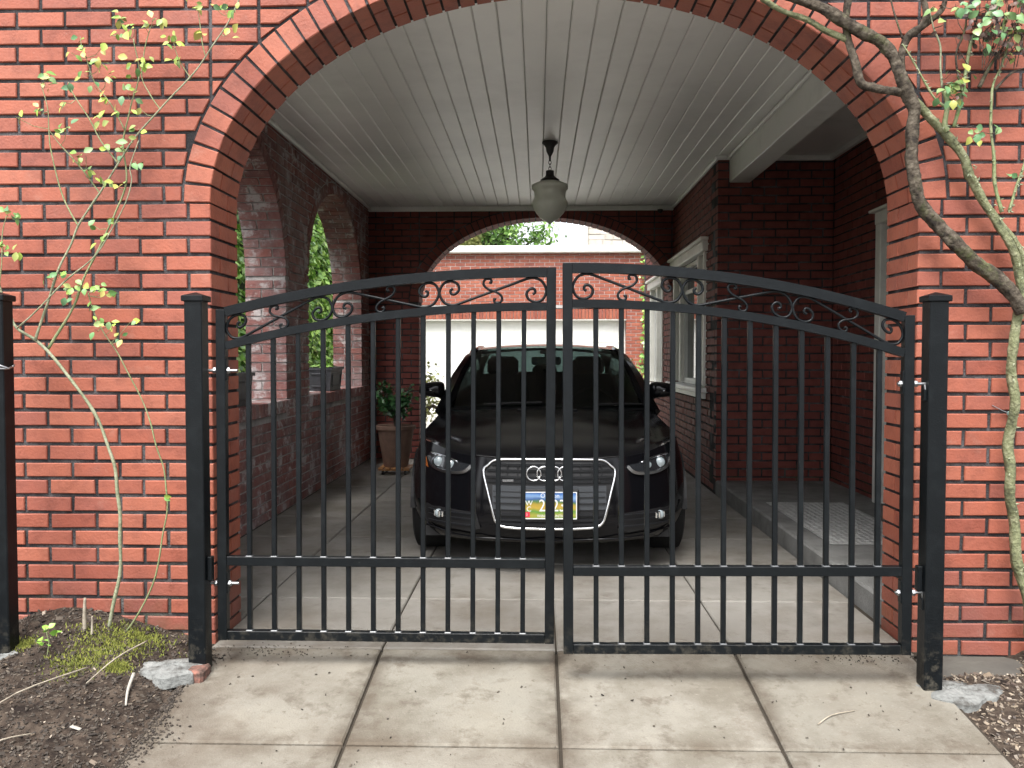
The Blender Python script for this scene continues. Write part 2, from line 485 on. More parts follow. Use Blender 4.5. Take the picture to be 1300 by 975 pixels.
class Wall:
    """a brick wall: a mortar core and bricks standing proud of it. U runs along the face, D into the wall."""
    def __init__(s, O, U, D, mats, thick=.33, course=.0762, module=.2145, jt=.0145, jz=.0150, proud=.009):
        s.O, s.U, s.D = Vector(O), Vector(U), Vector(D)
        s.bm, s.mm = mats
        s.t, s.c, s.m, s.jt, s.jz, s.pr = thick, course, module, jt, jz, proud
        s.bricks = []
        s.arcs = []
        s.core = MB()

    def w(s, u, d, z):
        return s.O + s.U * u + s.D * d + Vector((0, 0, z))

    def lay(s, u0, u1, z0, z1, holes=(), phase=0.0, skip=None, corner0=0.0):
        pr = s.pr
        # ---- mortar core, cut in strips along u
        cuts = {u0, u1}
        for h in holes:
            A = h['a'] + pr
            if h['b'] > 0:
                for i in range(33):
                    cuts.add(h['uc'] - A * math.cos(math.pi * i / 32))
            else:
                cuts.update((h['uc'] - A, h['uc'] + A))
        cuts = sorted(x for x in cuts if u0 <= x <= u1)

        def top(h, u):
            A, B = h['a'] + pr, h['b'] + pr
            q = (u - h['uc']) / A
            return h['zs'] + (B * math.sqrt(max(0, 1 - q * q)) if h['b'] > 0 else pr)

        def strip(ua, za0, za1, ub, zb0, zb1):
            vs = [s.w(ua, pr, za0), s.w(ub, pr, zb0), s.w(ub, pr, zb1), s.w(ua, pr, za1)]
            vs += [s.w(ua, s.t, za0), s.w(ub, s.t, zb0), s.w(ub, s.t, zb1), s.w(ua, s.t, za1)]
            s.core.add(vs, [(0, 1, 2, 3), (7, 6, 5, 4), (0, 4, 5, 1), (3, 2, 6, 7), (0, 3, 7, 4), (1, 5, 6, 2)])
        for ua, ub in zip(cuts[:-1], cuts[1:]):
            um = (ua + ub) / 2
            hh = [h for h in holes if abs(um - h['uc']) < h['a'] + pr]
            if not hh:
                strip(ua, z0, z1, ub, z0, z1)
            else:
                h = hh[0]
                strip(ua, top(h, ua), z1, ub, top(h, ub), z1)
                if h['zb'] > z0:
                    strip(ua, z0, h['zb'] - pr, ub, z0, h['zb'] - pr)
        # ---- courses
        k = 0
        z = z0
        while z < z1 - .02:
            za, zb = z + s.jz / 2, min(z + s.c - s.jz / 2, z1)
            hs = [h for h in holes if z + s.c > h['zb'] - h.get('sill', 0) + .005 and z < h['zs'] + h['b'] + h.get('ring', 0) + s.jt]
            segs = []
            edges = [u0] + sorted(h['uc'] for h in hs) + [u1]
            shs = sorted(hs, key=lambda h: h['uc'])
            for i in range(len(edges) - 1):
                lo, hi = edges[i], edges[i + 1]
                if i > 0:
                    h = shs[i - 1]
                    segs.append((h['uc'] + h['a'], hi, 1, lo))
                else:
                    h = shs[0] if shs else None
                    segs.append((h['uc'] - h['a'] if h else u0 + phase, hi if h is None else lo, -1 if h else 0, lo))
            for anchor, lim, side, lo in segs:
                rects = []
                off = s.m / 2 if k % 2 else 0.0
                if side == 1:
                    x = anchor - (0 if not off else s.m / 2)
                    if off:
                        rects.append((anchor, anchor + s.m / 2 - s.jt, True)); x = anchor + s.m / 2
                    else:
                        rects.append((anchor, anchor + s.m - s.jt, True)); x = anchor + s.m
                    while x < lim:
                        rects.append((x, min(x + s.m - s.jt, lim), False)); x += s.m
                    if hs:      # above the springing the course runs in over the arch
                        x = anchor - s.jt
                        while x > lo:
                            rects.append((x - s.m + s.jt, x, False)); x -= s.m
                elif side == -1:
                    w0 = s.m / 2 - s.jt if off else s.m - s.jt
                    rects.append((anchor - w0, anchor, True)); x = anchor - w0 - s.jt
                    while x > u0:
                        rects.append((max(x - s.m + s.jt, u0), x, False)); x -= s.m
                    x = anchor + s.jt
                    while x < edges[1]:
                        rects.append((x, x + s.m - s.jt, False)); x += s.m
                else:
                    x = u0 - off + phase % s.m - s.m
                    while x < u1:
                        if x + s.m > u0: rects.append((max(x, u0), min(x + s.m - s.jt, u1), False))
                        x += s.m
                for a, b, jamb in rects:
                    if b - a < .02: continue
                    poly = [(a, za), (b, za), (b, zb), (a, zb)]
                    isj = False
                    ok = True
                    for h in hs:
                        zc, uc = (za + zb) / 2, (a + b) / 2
                        if zc > h['zs'] and h['b'] > 0:
                            g = h.get('ring', 0) + s.jt
                            A, B = h['a'] + g, h['b'] + g
                            fv = [((u - h['uc']) / A) ** 2 + ((zz - h['zs']) / B) ** 2 for u, zz in poly]
                            if min(fv) >= 1: continue
                            if max(fv) <= 1: ok = False; break
                            # the curve's point nearest the brick's outer corner
                            th = math.atan2((zc - h['zs']) / B, (uc - h['uc']) / A)
                            for _ in range(3):
                                p = (h['uc'] + A * math.cos(th), h['zs'] + B * math.sin(th))
                                zc2 = min(max(p[1], za), zb)
                                sv = math.asin(max(-1, min(1, (zc2 - h['zs']) / B)))
                                th = sv if uc > h['uc'] else math.pi - sv
                            p = (h['uc'] + A * math.cos(th), h['zs'] + B * math.sin(th))
                            poly = clip_half(poly, p, (math.cos(th) / A, math.sin(th) / B))
                        else:
                            if a < h['uc'] + h['a'] - 1e-4 and b > h['uc'] - h['a'] + 1e-4 and zc > h['zb'] - h.get('sill', 0):
                                if uc > h['uc']: poly = clip_half(poly, (h['uc'] + h['a'], 0), (1, 0))
                                else: poly = clip_half(poly, (h['uc'] - h['a'], 0), (-1, 0))
                            elif jamb and zc > h['zb']:
                                isj = isj or abs(a - h['uc'] - h['a']) < 1e-3 or abs(b - h['uc'] + h['a']) < 1e-3
                        if len(poly) < 3 or area(poly) < 6e-4: ok = False; break
                    if not ok: continue
                    if skip and skip((a + b) / 2, (za + zb) / 2): continue
                    d1 = corner0 if corner0 and a < u0 + 1e-3 else .04
                    if isj:
                        d1 = .2 if k % 2 else .1
                        j = b if any(abs(b - h['uc'] + h['a']) < 1e-3 for h in hs) else a
                        sg = -1 if j == b else 1
                        q = [(j, za), (j + sg * .085, za), (j + sg * .085, zb), (j, zb)]
                        if s.t - d1 - s.jt > .03:
                            s.bricks.append((q, d1 + s.jt, s.t, 'reveal'))
                    s.bricks.append((poly, 0, d1, 'face'))
            z += s.c
            k += 1
        # ---- arch rings, sills
        for h in holes:
            ring = h.get('ring', 0)
            if ring and h['b'] > 0:
                n = 400
                a, b = h['a'], h['b']
                th = [math.pi * i / n for i in range(n + 1)]
                pts = [(a * math.cos(t), b * math.sin(t)) for t in th]
                ln = [0]
                for p, q in zip(pts[:-1], pts[1:]): ln.append(ln[-1] + math.dist(p, q))
                cnt = max(8, round(ln[-1] / (s.c + .001)))

                def at(l, off):
                    t = np.interp(l, ln, th)
                    nx, nz = math.cos(t) / a, math.sin(t) / b
                    m_ = math.hypot(nx, nz)
                    return (h['uc'] + a * math.cos(t) + off * nx / m_, h['zs'] + b * math.sin(t) + off * nz / m_)
                st = ln[-1] / cnt
                for i in range(cnt):
                    l0, l1 = i * st + .006, (i + 1) * st - .006
                    q = [at(l0, 0), at(l0, ring), at(l1, ring), at(l1, 0)]
                    d1 = .2 if i % 2 else .1
                    s.arcs.append((q, 0, d1, 'face'))
                    s.arcs.append((q, d1 + s.jt, s.t, 'reveal'))
            if h.get('sill', 0):
                hgt = h['sill']
                x = h['uc'] - h['a'] + .004
                while x < h['uc'] + h['a'] - .02:
                    q = [(x, h['zb'] - hgt + s.jz), (min(x + .062, h['uc'] + h['a']), h['zb'] - hgt + s.jz),
                         (min(x + .062, h['uc'] + h['a']), h['zb']), (x, h['zb'])]
                    s.arcs.append((q, -.025, .2, 'sill'))
                    x += .0735
        return s

    def solid(s, mb, br, c=None, jit=True):
        poly, d0, d1, kind = br
        cu = sum(p[0] for p in poly) / len(poly); cz = sum(p[1] for p in poly) / len(poly)
        k = len(poly)
        ch = .0035 if kind != 'reveal' else 0
        c = c if c is not None else Vector((0, 0, 0))
        j = rnd.uniform(-.0018, .0018) if jit and kind == 'face' else 0
        if kind == 'face': poly = [(u + rnd.uniform(-.0013, .0013), z + rnd.uniform(-.0013, .0013)) for u, z in poly]
        rings = []
        if ch:
            r0 = []
            for u, z in poly:
                du, dz = cu - u, cz - z
                L = math.hypot(du, dz) or 1
                r0.append((u + (ch if du > 0 else -ch), z + (ch if dz > 0 else -ch)))
            rings.append([s.w(u, d0 + j, z) - c for u, z in r0])
            rings.append([s.w(u, d0 + j + ch, z) - c for u, z in poly])
        else:
            rings.append([s.w(u, d0, z) - c for u, z in poly])
        rings.append([s.w(u, d1, z) - c for u, z in poly])
        vs = [p for r in rings for p in r]
        fs = [tuple(range(k))]
        for i in range(len(rings) - 1):
            for q in range(k):
                a, b = i * k + q, i * k + (q + 1) % k
                fs.append((a, b, b + k, a + k))
        mb.add(vs, fs)

    def finish(s, parent, n_ind, vis, part=None, core_name='mortar', arch_name='arch', stuff='brickwork', ind_arc=150):
        """parent: the wall; its bricks become its children, the arch bricks children of a part named arch"""
        mo = s.core.build(core_name, s.mm, parent)
        piece_parent = parent if part is None else part
        for lst, nm, lim in ((s.bricks, 'brick', n_ind), (s.arcs, 'arch_brick', ind_arc)):
            if not lst: continue
            sc = []
            for b in lst:
                poly, d0, d1, kind = b
                cu = sum(p[0] for p in poly) / len(poly); cz = sum(p[1] for p in poly) / len(poly)
                p = s.w(cu, (d0 + d1) / 2 if kind == 'reveal' else d0, cz)
                v = vis(p)
                sc.append((0 if v else 1, (p - EYE).length / math.sqrt(area(poly)), b, p))
            sc.sort(key=lambda e: (e[0], e[1]))
            par = piece_parent
            rest = MB()
            cnt = 0
            for e in sc:
                if e[0] == 0 and cnt < lim:
                    cnt += 1
                    poly, d0, d1, kind = e[2]
                    p = e[3]
                    key = (tuple(s.U), tuple(s.D), s.bm.name, round(d0, 4), round(d1, 4), kind,
                           tuple((round((q[0] - poly[0][0]) * 2000), round((q[1] - poly[0][1]) * 2000)) for q in poly), rnd.randrange(6))
                    me = CACHE.get(key)
                    if me is None:
                        mb = MB(); s.solid(mb, e[2], p)
                        me = mb.mesh(nm, s.bm)
                        CACHE[key] = me
                    bo = link(nm, me, par, p)
                    if kind == 'face' and nm == 'brick':
                        bo.rotation_euler = Matrix.Rotation(R(rnd.gauss(0, .35)), 3, s.D).to_euler()
                else:
                    s.solid(rest, e[2])
            if rest.f:
                o = rest.build(stuff if nm == 'brick' else stuff + '_arch', s.bm, par)
                o['kind'] = 'stuff'
        return mo


MB_BR = (M['brick'], M['mortar'])

# ------------------------------------------------------------------ ground, driveway, floor
def ground_z(y):
    if y >= 3.68: return -.03
    if y <= -.2: return -.62
    if y < .6: return -.62
    return -.03 - .36 * (3.68 - y) / 3.08


g = MB()
ys = [-400, -20, -2, .55, .65, 2, 3, 3.68, 5, 20, 400]
xs = [-400, -30, -6, 0, 6, 30, 400]
g.grid(lambda i, j: (xs[round(i * 6)], ys[round(j * 10)], ground_z(ys[round(j * 10)])), 6, 10)
tag(g.build('ground', M['ground']), kind='structure')

drv = MB()
drv.grid(lambda i, j: (-1.43 + 3.04 * i, .6 + 3.07 * j, -.1157 * (3.68 - (.6 + 3.07 * j)) - .014), 1, 1)
drive = tag(drv.build('driveway', M['joint']), kind='structure')
SLAB = {}


def slab(parent, x0, x1, y0, y1, zf, m, key=None):
    """one cast slab with worn edges; zf(y) is the height of the floor"""
    cx, cy = (x0 + x1) / 2, (y0 + y1) / 2
    kk = (round(x1 - x0, 3), round(y1 - y0, 3), m.name, key)
    me = SLAB.get(kk)
    if me is None:
        mb = MB()
        gp = .0065 if key else .004
        w, d = (x1 - x0) / 2 - gp, (y1 - y0) / 2 - gp
        e = .007
        vs = []
        for ww, dd, z in ((w - e, d - e, 0), (w, d, -.006), (w, d, -.04)):
            for sx, sy in ((-1, -1), (1, -1), (1, 1), (-1, 1)):
                vs.append((sx * ww, sy * dd, z + zf(cy + sy * dd) - zf(cy)))
        fs = [(0, 1, 2, 3)]
        for i in (0, 4):
            for q in range(4): fs.append((i + q, i + 4 + q, i + 4 + (q + 1) % 4, i + (q + 1) % 4))
        me = mb.add(vs, fs).mesh('slab', m)
        SLAB[kk] = me
    o = link('slab', me, parent, (cx, cy, zf(cy) + rnd.uniform(-.001, .001)))
    return o


fz = lambda y: -.1157 * (3.68 - y)
XA = [-1.42, -.68, .08, .85, 1.60]
for i in range(4):
    for y0, y1 in ((2.94, 3.68), (2.18, 2.94), (1.42, 2.18), (.66, 1.42)):
        slab(drive, XA[i], XA[i + 1], y0, y1, fz, M['concrete'], 'a')
fl = MB()
fl.grid(lambda i, j: (-2.1 + 3.76 * i, 3.68 + 7.2 * j, -.012), 1, 1)
floor = tag(fl.build('carport_floor', M['joint']), kind='structure')
XI = [-2.09, -1.44, -.68, .08, .85, 1.64]
for i in range(5):
    y = 3.68
    while y < 10.8:
        y2 = min(y + .76, 10.86)
        xa, xb = XI[i], XI[i + 1]
        ya = y
        if y < 4.0:
            xb = min(xb, 1.62)
            if i == 0: ya = 4.06
        if xb - xa > .05:
            slab(floor, xa, xb, ya, y2, lambda q: 0.0, M['concrete_in'])
        y = y2
ct = MB()
ct.grid(lambda i, j: (-6 + 9 * i, 10.86 + 8 * j, -.006), 1, 1)
tag(ct.build('courtyard', M['concrete_clean']), kind='structure')

# porch step along the house
pb = MB()
pb.box((2.29, 5.98, .046), (1.29, 3.94, .148), ch=.012)
M['porch'] = mat('porch_concrete', (.19, .19, .183), rough=.85, spec=.2, bump=.4, bscale=90, var=(.15, .15, .144), var2=(.23, .23, .222), vscale=5)
# unseen paving and street around the camera, added to bounce light onto the ceiling
tag(MB().box((0, -.80, -.53), (60, 2.9, .16), ch=.02).build('bounce_pavement', M['concrete_clean']), kind='structure')
M['asphalt'] = mat('asphalt', (.06, .06, .062), rough=.9, bump=.5, bscale=90, var=(.045, .045, .047), var2=(.075, .075, .077), vscale=3)
tag(MB().box((0, -6.4, -.59), (60, 8.2, .14)).build('street', M['asphalt']), kind='structure')
porch = tag(pb.build('porch_step', M['porch']), kind='structure')

# ------------------------------------------------------------------ front wall with its arch
fw_ = empty('front_wall', (0, FY, 0))
fw_.matrix_world = Matrix.Identity(4)
tag(fw_, 'red brick front wall with a wide elliptical arch over the gates', 'wall')
front = Wall((0, FY, 0), (1, 0, 0), (0, 1, 0), MB_BR)
FH = dict(ARCH, ring=.118)
front.lay(-4.2, 4.2, -.0305, 4.2, [FH], skip=None)
front.finish(fw_, 300, in_frame, ind_arc=150)
# concrete foundation showing at the foot of the right pier
fb = MB().box((2.93, FY + .13, -.12), (2.56, .30, .165), ch=.01)
fb.build('foundation', M['concrete_clean'], fw_)
fb = MB().box((-2.83, FY + .13, -.12), (2.74, .30, .165), ch=.01)
fb.build('foundation', M['concrete_clean'], fw_)

# ------------------------------------------------------------------ side wall with two arched openings
LX = -2.08
sw = tag(empty('side_wall'), 'weathered brick side wall with two arched openings left of the car', 'wall')
side = Wall((LX, 0, 0), (0, 1, 0), (-1, 0, 0), (M['brick_old'], M['mortar_grey']), thick=.34, jz=.013, jt=.013)
zsill = .0762 * 12
H1 = dict(uc=5.86, a=1.16, b=1.0, zs=1.93, zb=zsill, ring=.11, sill=.115)
H2 = dict(uc=8.88, a=1.16, b=1.0, zs=1.93, zb=zsill, ring=.11, sill=.115)
side.lay(4.065, 10.505, 0, 3.16, [H1, H2])
side.finish(sw, 300, through_front, ind_arc=220)

# ------------------------------------------------------------------ back wall with its arch
BY = 10.5
bw = tag(empty('back_wall'), 'dark brick back wall with a wide arch behind the car', 'wall')
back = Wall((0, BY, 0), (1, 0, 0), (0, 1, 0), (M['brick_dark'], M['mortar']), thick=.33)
back.lay(-2.40, 1.69, 0, 3.55, [dict(uc=.085, a=1.55, b=1.03, zs=1.93, zb=-.1, ring=.115)])
back.finish(bw, 160, through_front, ind_arc=130)

# ------------------------------------------------------------------ house on the right: window wall, porch recess, door
house = tag(empty('house', (1.65, 7.95, 0)), 'brick house wall with a cream window and a recessed porch', 'house')
house.matrix_world = Matrix.Translation((0, 0, 0))
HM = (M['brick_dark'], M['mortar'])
RX = 1.65


def house_wall(O, U, D, args, n, **kw):
    part = empty('wall')
    part.parent = house
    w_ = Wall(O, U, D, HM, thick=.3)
    w_.lay(*args, **kw)
    w_.finish(part, n, through_front)
    return part


z12, z31 = .0762 * 12, .0762 * 31
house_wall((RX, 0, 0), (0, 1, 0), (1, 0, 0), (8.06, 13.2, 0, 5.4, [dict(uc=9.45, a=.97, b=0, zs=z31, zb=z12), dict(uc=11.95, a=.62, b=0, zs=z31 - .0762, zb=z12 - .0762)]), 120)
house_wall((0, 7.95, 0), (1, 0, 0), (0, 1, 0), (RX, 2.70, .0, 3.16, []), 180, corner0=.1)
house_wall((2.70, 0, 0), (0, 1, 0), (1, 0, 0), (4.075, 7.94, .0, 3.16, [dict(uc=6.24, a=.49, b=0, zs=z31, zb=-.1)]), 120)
mass = MB()  # unseen house bulk behind the brick faces, added to block light
mass.box((5.0, 10.75, 2.7), (6.0, 4.9, 5.4)).box((5.5, 6.1, 2.7), (4.95, 4.0, 5.4)).box((1.80, 13.28, 2.7), (.3, .15, 5.4))
mass.build('light_blocking_mass', M['mortar'], house)

M['pane'] = mat('window_glass', (.03, .035, .035), rough=.03, spec=.9)


def window(y0, y1, z0, z1, lights, name='window'):
    f = MB()
    x = RX + .05
    t = .05
    # casing, sill and head
    f.box((RX - .005, (y0 + y1) / 2, z1 - .01), (.09, y1 - y0 + .16, .10), ch=.008)
    f.box((RX - .02, (y0 + y1) / 2, z1 + .055), (.12, y1 - y0 + .20, .03), ch=.006)
    f.box((x - .02, y0 + .035, (z0 + z1) / 2), (.10, .07, z1 - z0 - .12), ch=.006)
    f.box((x - .02, y1 - .035, (z0 + z1) / 2), (.10, .07, z1 - z0 - .12), ch=.006)
    for a, b in zip(lights[:-1], lights[1:]):
        f.box((x - .01, (a[1] + b[0]) / 2, (z0 + z1) / 2), (.09, b[0] - a[1], z1 - z0 - .125), ch=.006)
    wf = f.build(name, M['trim'], house)
    s_ = MB().box((RX - .02, (y0 + y1) / 2, z0 + .02), (.16, y1 - y0 + .12, .05), ch=.008).box((RX - .004, (y0 + y1) / 2, z0 - .035), (.05, y1 - y0 + .04, .06), ch=.006)
    s_.build('sill', M['white_paint'], wf)
    for a, b, nz, ny in lights:
        sash = MB()
        za, zb = z0 + .05, z1 - .06
        sash.box((x + .01, a + .02, (za + zb) / 2), (.04, .04, zb - za - .002)).box((x + .01, b - .02, (za + zb) / 2), (.04, .04, zb - za - .002))
        sash.box((x + .011, (a + b) / 2, za + .03), (.038, b - a - .081, .06)).box((x + .011, (a + b) / 2, zb - .02), (.038, b - a - .081, .04))
        zs_ = [za + .06 + (zb - za - .1) * i / nz for i in range(1, nz)] if nz > 0 else [za + (zb - za) * .77]
        for z in zs_: sash.box((x + .012, (a + b) / 2, z), (.03, b - a - .082, .022 if nz > 0 else .045))
        for i in range(1, ny): sash.box((x + .013, a + (b - a) * i / ny, (za + zb) / 2), (.028, .02, zb - za - .1))
        sash.build('sash', M['white_paint'], wf)
        # one pane between each pair of bars
        zz = [za + .03] + zs_ + [zb - .02]
        for c, d in zip(zz[:-1], zz[1:]):
            MB().box((x + .028, (a + b) / 2, (c + d) / 2), (.006, b - a - .05, d - c - .004)).build('pane', M['pane'], wf)
    return wf


window(8.48, 10.42, z12, z31, [(8.56, 8.86, 4, 1), (8.94, 9.96, 0, 1), (10.04, 10.34, 4, 1)])
window(11.33, 12.57, z12 - .0762, z31 - .0762, [(11.42, 11.92, 0, 1), (12.0, 12.48, 0, 1)])

# porch door in the side of the recess
M['door'] = mat('door_paint', (.07, .075, .07), rough=.4)
dz0 = .122
dr = MB()
dr.box((2.80, 6.24, 1.19), (.045, .84, 2.11), ch=.004)
for z0_, z1_ in ((.3, 1.0), (1.15, 2.1)):
    for yc in (6.04, 6.44):
        dr.box((2.776, yc, (z0_ + z1_) / 2), (.012, .28, z1_ - z0_), ch=.005)
door = dr.build('door', M['door'], house)
dc = MB()
dc.box((2.715, 5.765, 1.21), (.12, .09, 2.17), ch=.006).box((2.70, 6.725, 1.21), (.15, .10, 2.17), ch=.006)
dc.box((2.705, 6.24, 2.345), (.14, 1.16, .10), ch=.008)
dc.box((2.69, 6.24, 2.405), (.18, 1.24, .022), ch=.005)
dc.build('door_frame', M['trim'], door)
MB().lathe([(.026, 0), (.03, .02), (.018, .045), (0, .05)], n=12, axis='x', c=(0, 0, 0)).build('handle', M['zinc'], door, loc=(2.74, 6.57, 1.1)).scale = (-1, 1, 1)
MB().box((2.685, 6.86, 1.90), (.02, .05, .14), ch=.004).build('doorbell_box', M['trim'], house)

# ------------------------------------------------------------------ ceiling
CZ = 3.10
cl = MB()
cl.box((-.17, 7.28, CZ + .05), (3.86, 6.47, .06))
ceil = tag(cl.build('ceiling', M['joint']), kind='structure')
px = -2.075
PW = .1325
pm = {}


def plank(x0, x1, y0, y1, z, parent):
    key = (round(x1 - x0, 3), round(y1 - y0, 3))
    if key not in pm:
        w, l = (x1 - x0) / 2 - .0012, (y1 - y0) / 2
        c = .006
        vs = []
        for yy in (-l, l):
            for xx, zz in ((-w, .02), (-w, c), (-w + c, 0), (w - c, 0), (w, c), (w, .02)):
                vs.append((xx, yy, zz))
        fs = [(i, i + 1, i + 7, i + 6) for i in range(5)] + [(5, 0, 6, 11)]
        fs += [(0, 1, 2, 3, 4, 5), (11, 10, 9, 8, 7, 6)]
        pm[key] = MB().add(vs, fs).mesh('plank', M['plank'])
    link('plank', pm[key], parent, ((x0 + x1) / 2, (y0 + y1) / 2, z + rnd.uniform(0, .0015)))


while px < 1.60:
    plank(px, px + PW, 4.055, BY + .01, CZ, ceil)
    px += PW
plank(px, 1.752, 4.055, 7.955, CZ, ceil)
bm_ = MB()
bm_.box((1.845, 6.0, 2.985), (.19, 3.89, .25), ch=.006)
bm_.box((1.735, 6.0, 3.082), (.03, 3.885, .03), ch=.008)
bm_.build('beam', M['white_paint'], ceil)
ac = MB().box((2.33, 6.0, 3.13), (.80, 3.92, .06))
ac.build('porch_ceiling', M['white_paint'], ceil)
cr = MB()
cr.box((LX + .022, 7.28, CZ - .022), (.044, 6.43, .044), ch=.012)
cr.build('cornice', M['white_paint'], ceil)
MB().box((-.22, BY - .018, CZ - .032), (3.72, .036, .062), ch=.008).build('cornice', M['white_paint'], ceil)
MB().box((RX - .018, 9.2, CZ - .022), (.036, 2.56, .044), ch=.01).build('cornice', M['white_paint'], ceil)
MB().box((RX + .05, 7.925, CZ - .018), (.18, .04, .036), ch=.008).build('cornice', M['white_paint'], ceil)
MB().box((2.32, 7.927, CZ - .02), (.74, .04, .05), ch=.01).build('cornice', M['white_paint'], ceil)
MB().box((2.672, 6.0, CZ - .02), (.05, 3.86, .05), ch=.01).build('cornice', M['white_paint'], ceil)
rf = MB().box((1.0, 7.28, 3.33), (6.9, 6.4, .30))  # unseen slab over the ceiling, put in to block the sky
tag(rf.build('roof', M['concrete_grey']), kind='structure')

# ------------------------------------------------------------------ pendant lamp
M['opal'] = mat('opal_glass', (.68, .71, .62), rough=.28, spec=.5, var=(.63, .66, .57), var2=(.72, .75, .66), vscale=6)
M['bronze'] = mat('dark_bronze', (.02, .019, .018), rough=.45, spec=.5)
lamp = tag(empty('pendant_lamp', (.10, 7.36, CZ)), 'milky green glass pendant lamp on a short chain under the white ceiling', 'lamp')
MB().lathe([(.0, 0), (.066, 0), (.068, -.014), (.05, -.03), (.036, -.05), (.030, -.085), (.018, -.11), (.010, -.125), (.008, -.165), (0, -.166)], n=20).build('canopy', M['bronze'], lamp, smooth=True, sharp=50)
ch_ = MB()
for i in range(4):
    pts = []
    for k in range(13):
        a = 2 * math.pi * k / 12
        p = (.011 * math.cos(a), 0, .019 * math.sin(a) - .175 - i * .027)
        if i % 2: p = (0, p[0], p[2])
        pts.append(p)
    ch_.tube(pts, .003, n=5, cap=False)
ch_.build('chain', M['bronze'], lamp, smooth=True)
MB().lathe([(0, -.245), (.034, -.247), (.036, -.285), (.045, -.30), (.08, -.322), (.083, -.336), (.07, -.342), (0, -.34)], n=24).build('cap', M['bronze'], lamp, smooth=True, sharp=40)
MB().lathe([(.068, -.333), (.105, -.345), (.152, -.367), (.156, -.375), (.155, -.403), (.138, -.416), (.133, -.44), (.132, -.47), (.140, -.49),
            (.152, -.512), (.153, -.53), (.144, -.56), (.118, -.605), (.078, -.65), (.034, -.675), (.02, -.685), (.012, -.697), (0, -.70)], n=32).build('shade', M['opal'], lamp, smooth=True, sharp=55)
sc_ = tag(empty('security_camera', (1.47, 10.42, CZ)), 'tiny black dome camera under the ceiling near the back arch', 'camera')
MB().lathe([(0, -.062), (.034, -.062), (.034, -.075), (0, -.075)], n=12).build('base', M['bronze'], sc_, smooth=True, sharp=40)
MB().lathe([(.03, -.074), (.029, -.09), (.018, -.105), (0, -.11)], n=12).build('dome', M['bronze'], sc_, smooth=True)

# ------------------------------------------------------------------ gates
SN = [(-.50, .33), (-.41, .40), (-.44, .53), (-.55, .56), (-.67, .47), (-.72, .33), (-.64, .13), (-.40, .02), (-.14, .12), (-.01, .47), (-.16, .84), (-.40, .98), (-.60, .985), (-.78, .93)]
SS = [(-.13, .35), (-.055, .33), (-.06, .45), (-.16, .50), (-.30, .44), (-.33, .27), (-.2, .10), (0, 0)]


def make_gate(name, label, W, zth, ztc, sgn):
    """local frame: hinge edge at x=0, the leaf runs along sgn*x; z=0 is its bottom"""
    g = tag(empty(name), label, 'gate', 'double gate leaves')
    zt = lambda s: ztc - (ztc - zth) * (max(0, (W - s)) / W) ** 2.15
    m = M['black_metal']
    X = lambda s: sgn * s
    T = .0385

    def rect(pts, w, h, name_, par=g):
        return MB().tube(pts, 0, rect=(w, h), upv=(0, 0, 1)).build(name_, m, par)
    MB().box((X(T / 2), 0, zt(0) / 2), (T, T, zt(0)), ch=.002).build('stile', m, g)
    MB().box((X(W - T / 2), 0, zt(W) / 2), (T, T, zt(W)), ch=.002).build('stile', m, g)
    n = 28
    sl = [T + (W - 2 * T) * i / n for i in range(n + 1)]
    rect([(X(s), .001, zt(s) - T / 2) for s in sl], T, T, 'top_rail')
    rect([(X(s), .001, zt(s) - .1435 - T / 2 + .004) for s in sl], T - .003, T - .006, 'arch_rail')
    for z, nm in ((.019, 'bottom_rail'), (.331, 'middle_rail')):
        MB().box((X(W / 2), .001, z), (W - 2 * T, T - .003, .038), ch=.002).build(nm, m, g)
    nb = 12
    for i in range(nb):
        s = .130 + (W - .26) * i / (nb - 1)
        b = MB()
        zz = zt(s) - .1435 - T + .008
        b.box((X(s), 0, (.036 + zz) / 2), (.0195, .0195, zz - .036), ch=.002)
        bo = b.build('bar', m, g)
        # weld beads where the bar meets the rails
        for z in (.039, .3505):
            MB().box((X(s), 0, z), (.029, .029, .006), ch=.0028).build('weld', M['weld'], bo)
    gap = .1435 - T - .004
    zb_ = lambda s: zt(s) - .1435 + .002
    inner = W - 2 * T
    pw = inner / 3
    un = pw / 3.87
    for k in range(3):
        c0 = W - T - k * pw
        half = smooth_pts(SN, 5)
        full = half + [(-3.87 - p[0], 1 - p[1]) for p in reversed(half)]
        sm = smooth_pts([( -1.935 + p[0], .5 + p[1]) for p in SS], 5)
        sm2 = sm + [(-3.87 - p[0], 1 - p[1]) for p in reversed(sm)][1:]
        for pts, nm, rr in ((full, 'scroll', .0058), (sm2, 'small_scroll', .0052)):
            P3 = []
            for xn, t in pts:
                if k % 2: t = 1 - t
                s = c0 + xn * un
                P3.append((X(s), 0 if nm == 'scroll' else -.004, zb_(s) + t * gap))
            MB().tube(P3, rr, n=7).build(nm, m, g, smooth=True)
    for z in ((1.122, .235) if sgn > 0 else (1.07, .245)):
        h = MB()
        h.lathe([(.0065, -.052), (.0065, .078)], n=10, axis='x', c=(X(.006), 0, z))
        for xc in (-.012, T + .008):
            h.lathe([(.0125, -.006), (.0135, 0), (.0125, .006)], n=6, axis='x', c=(X(xc), 0, z))
        h.tube([(X(-.046), 0, z + .004), (X(-.050), -.002, z - .022), (X(-.050), -.002, z - .03)], .006, n=8)
        ho = h.build('hinge_bolt', M['zinc'], g, smooth=True, sharp=40)
        MB().box((X(-.052), 0, z - .045), (.022, .03, .045), ch=.003).build('hinge_knuckle', m, ho)
        MB().box((X(T + .001), 0, z + .005), (.006, .03, .09), ch=.002).build('hinge_plate', m, ho)
    return g


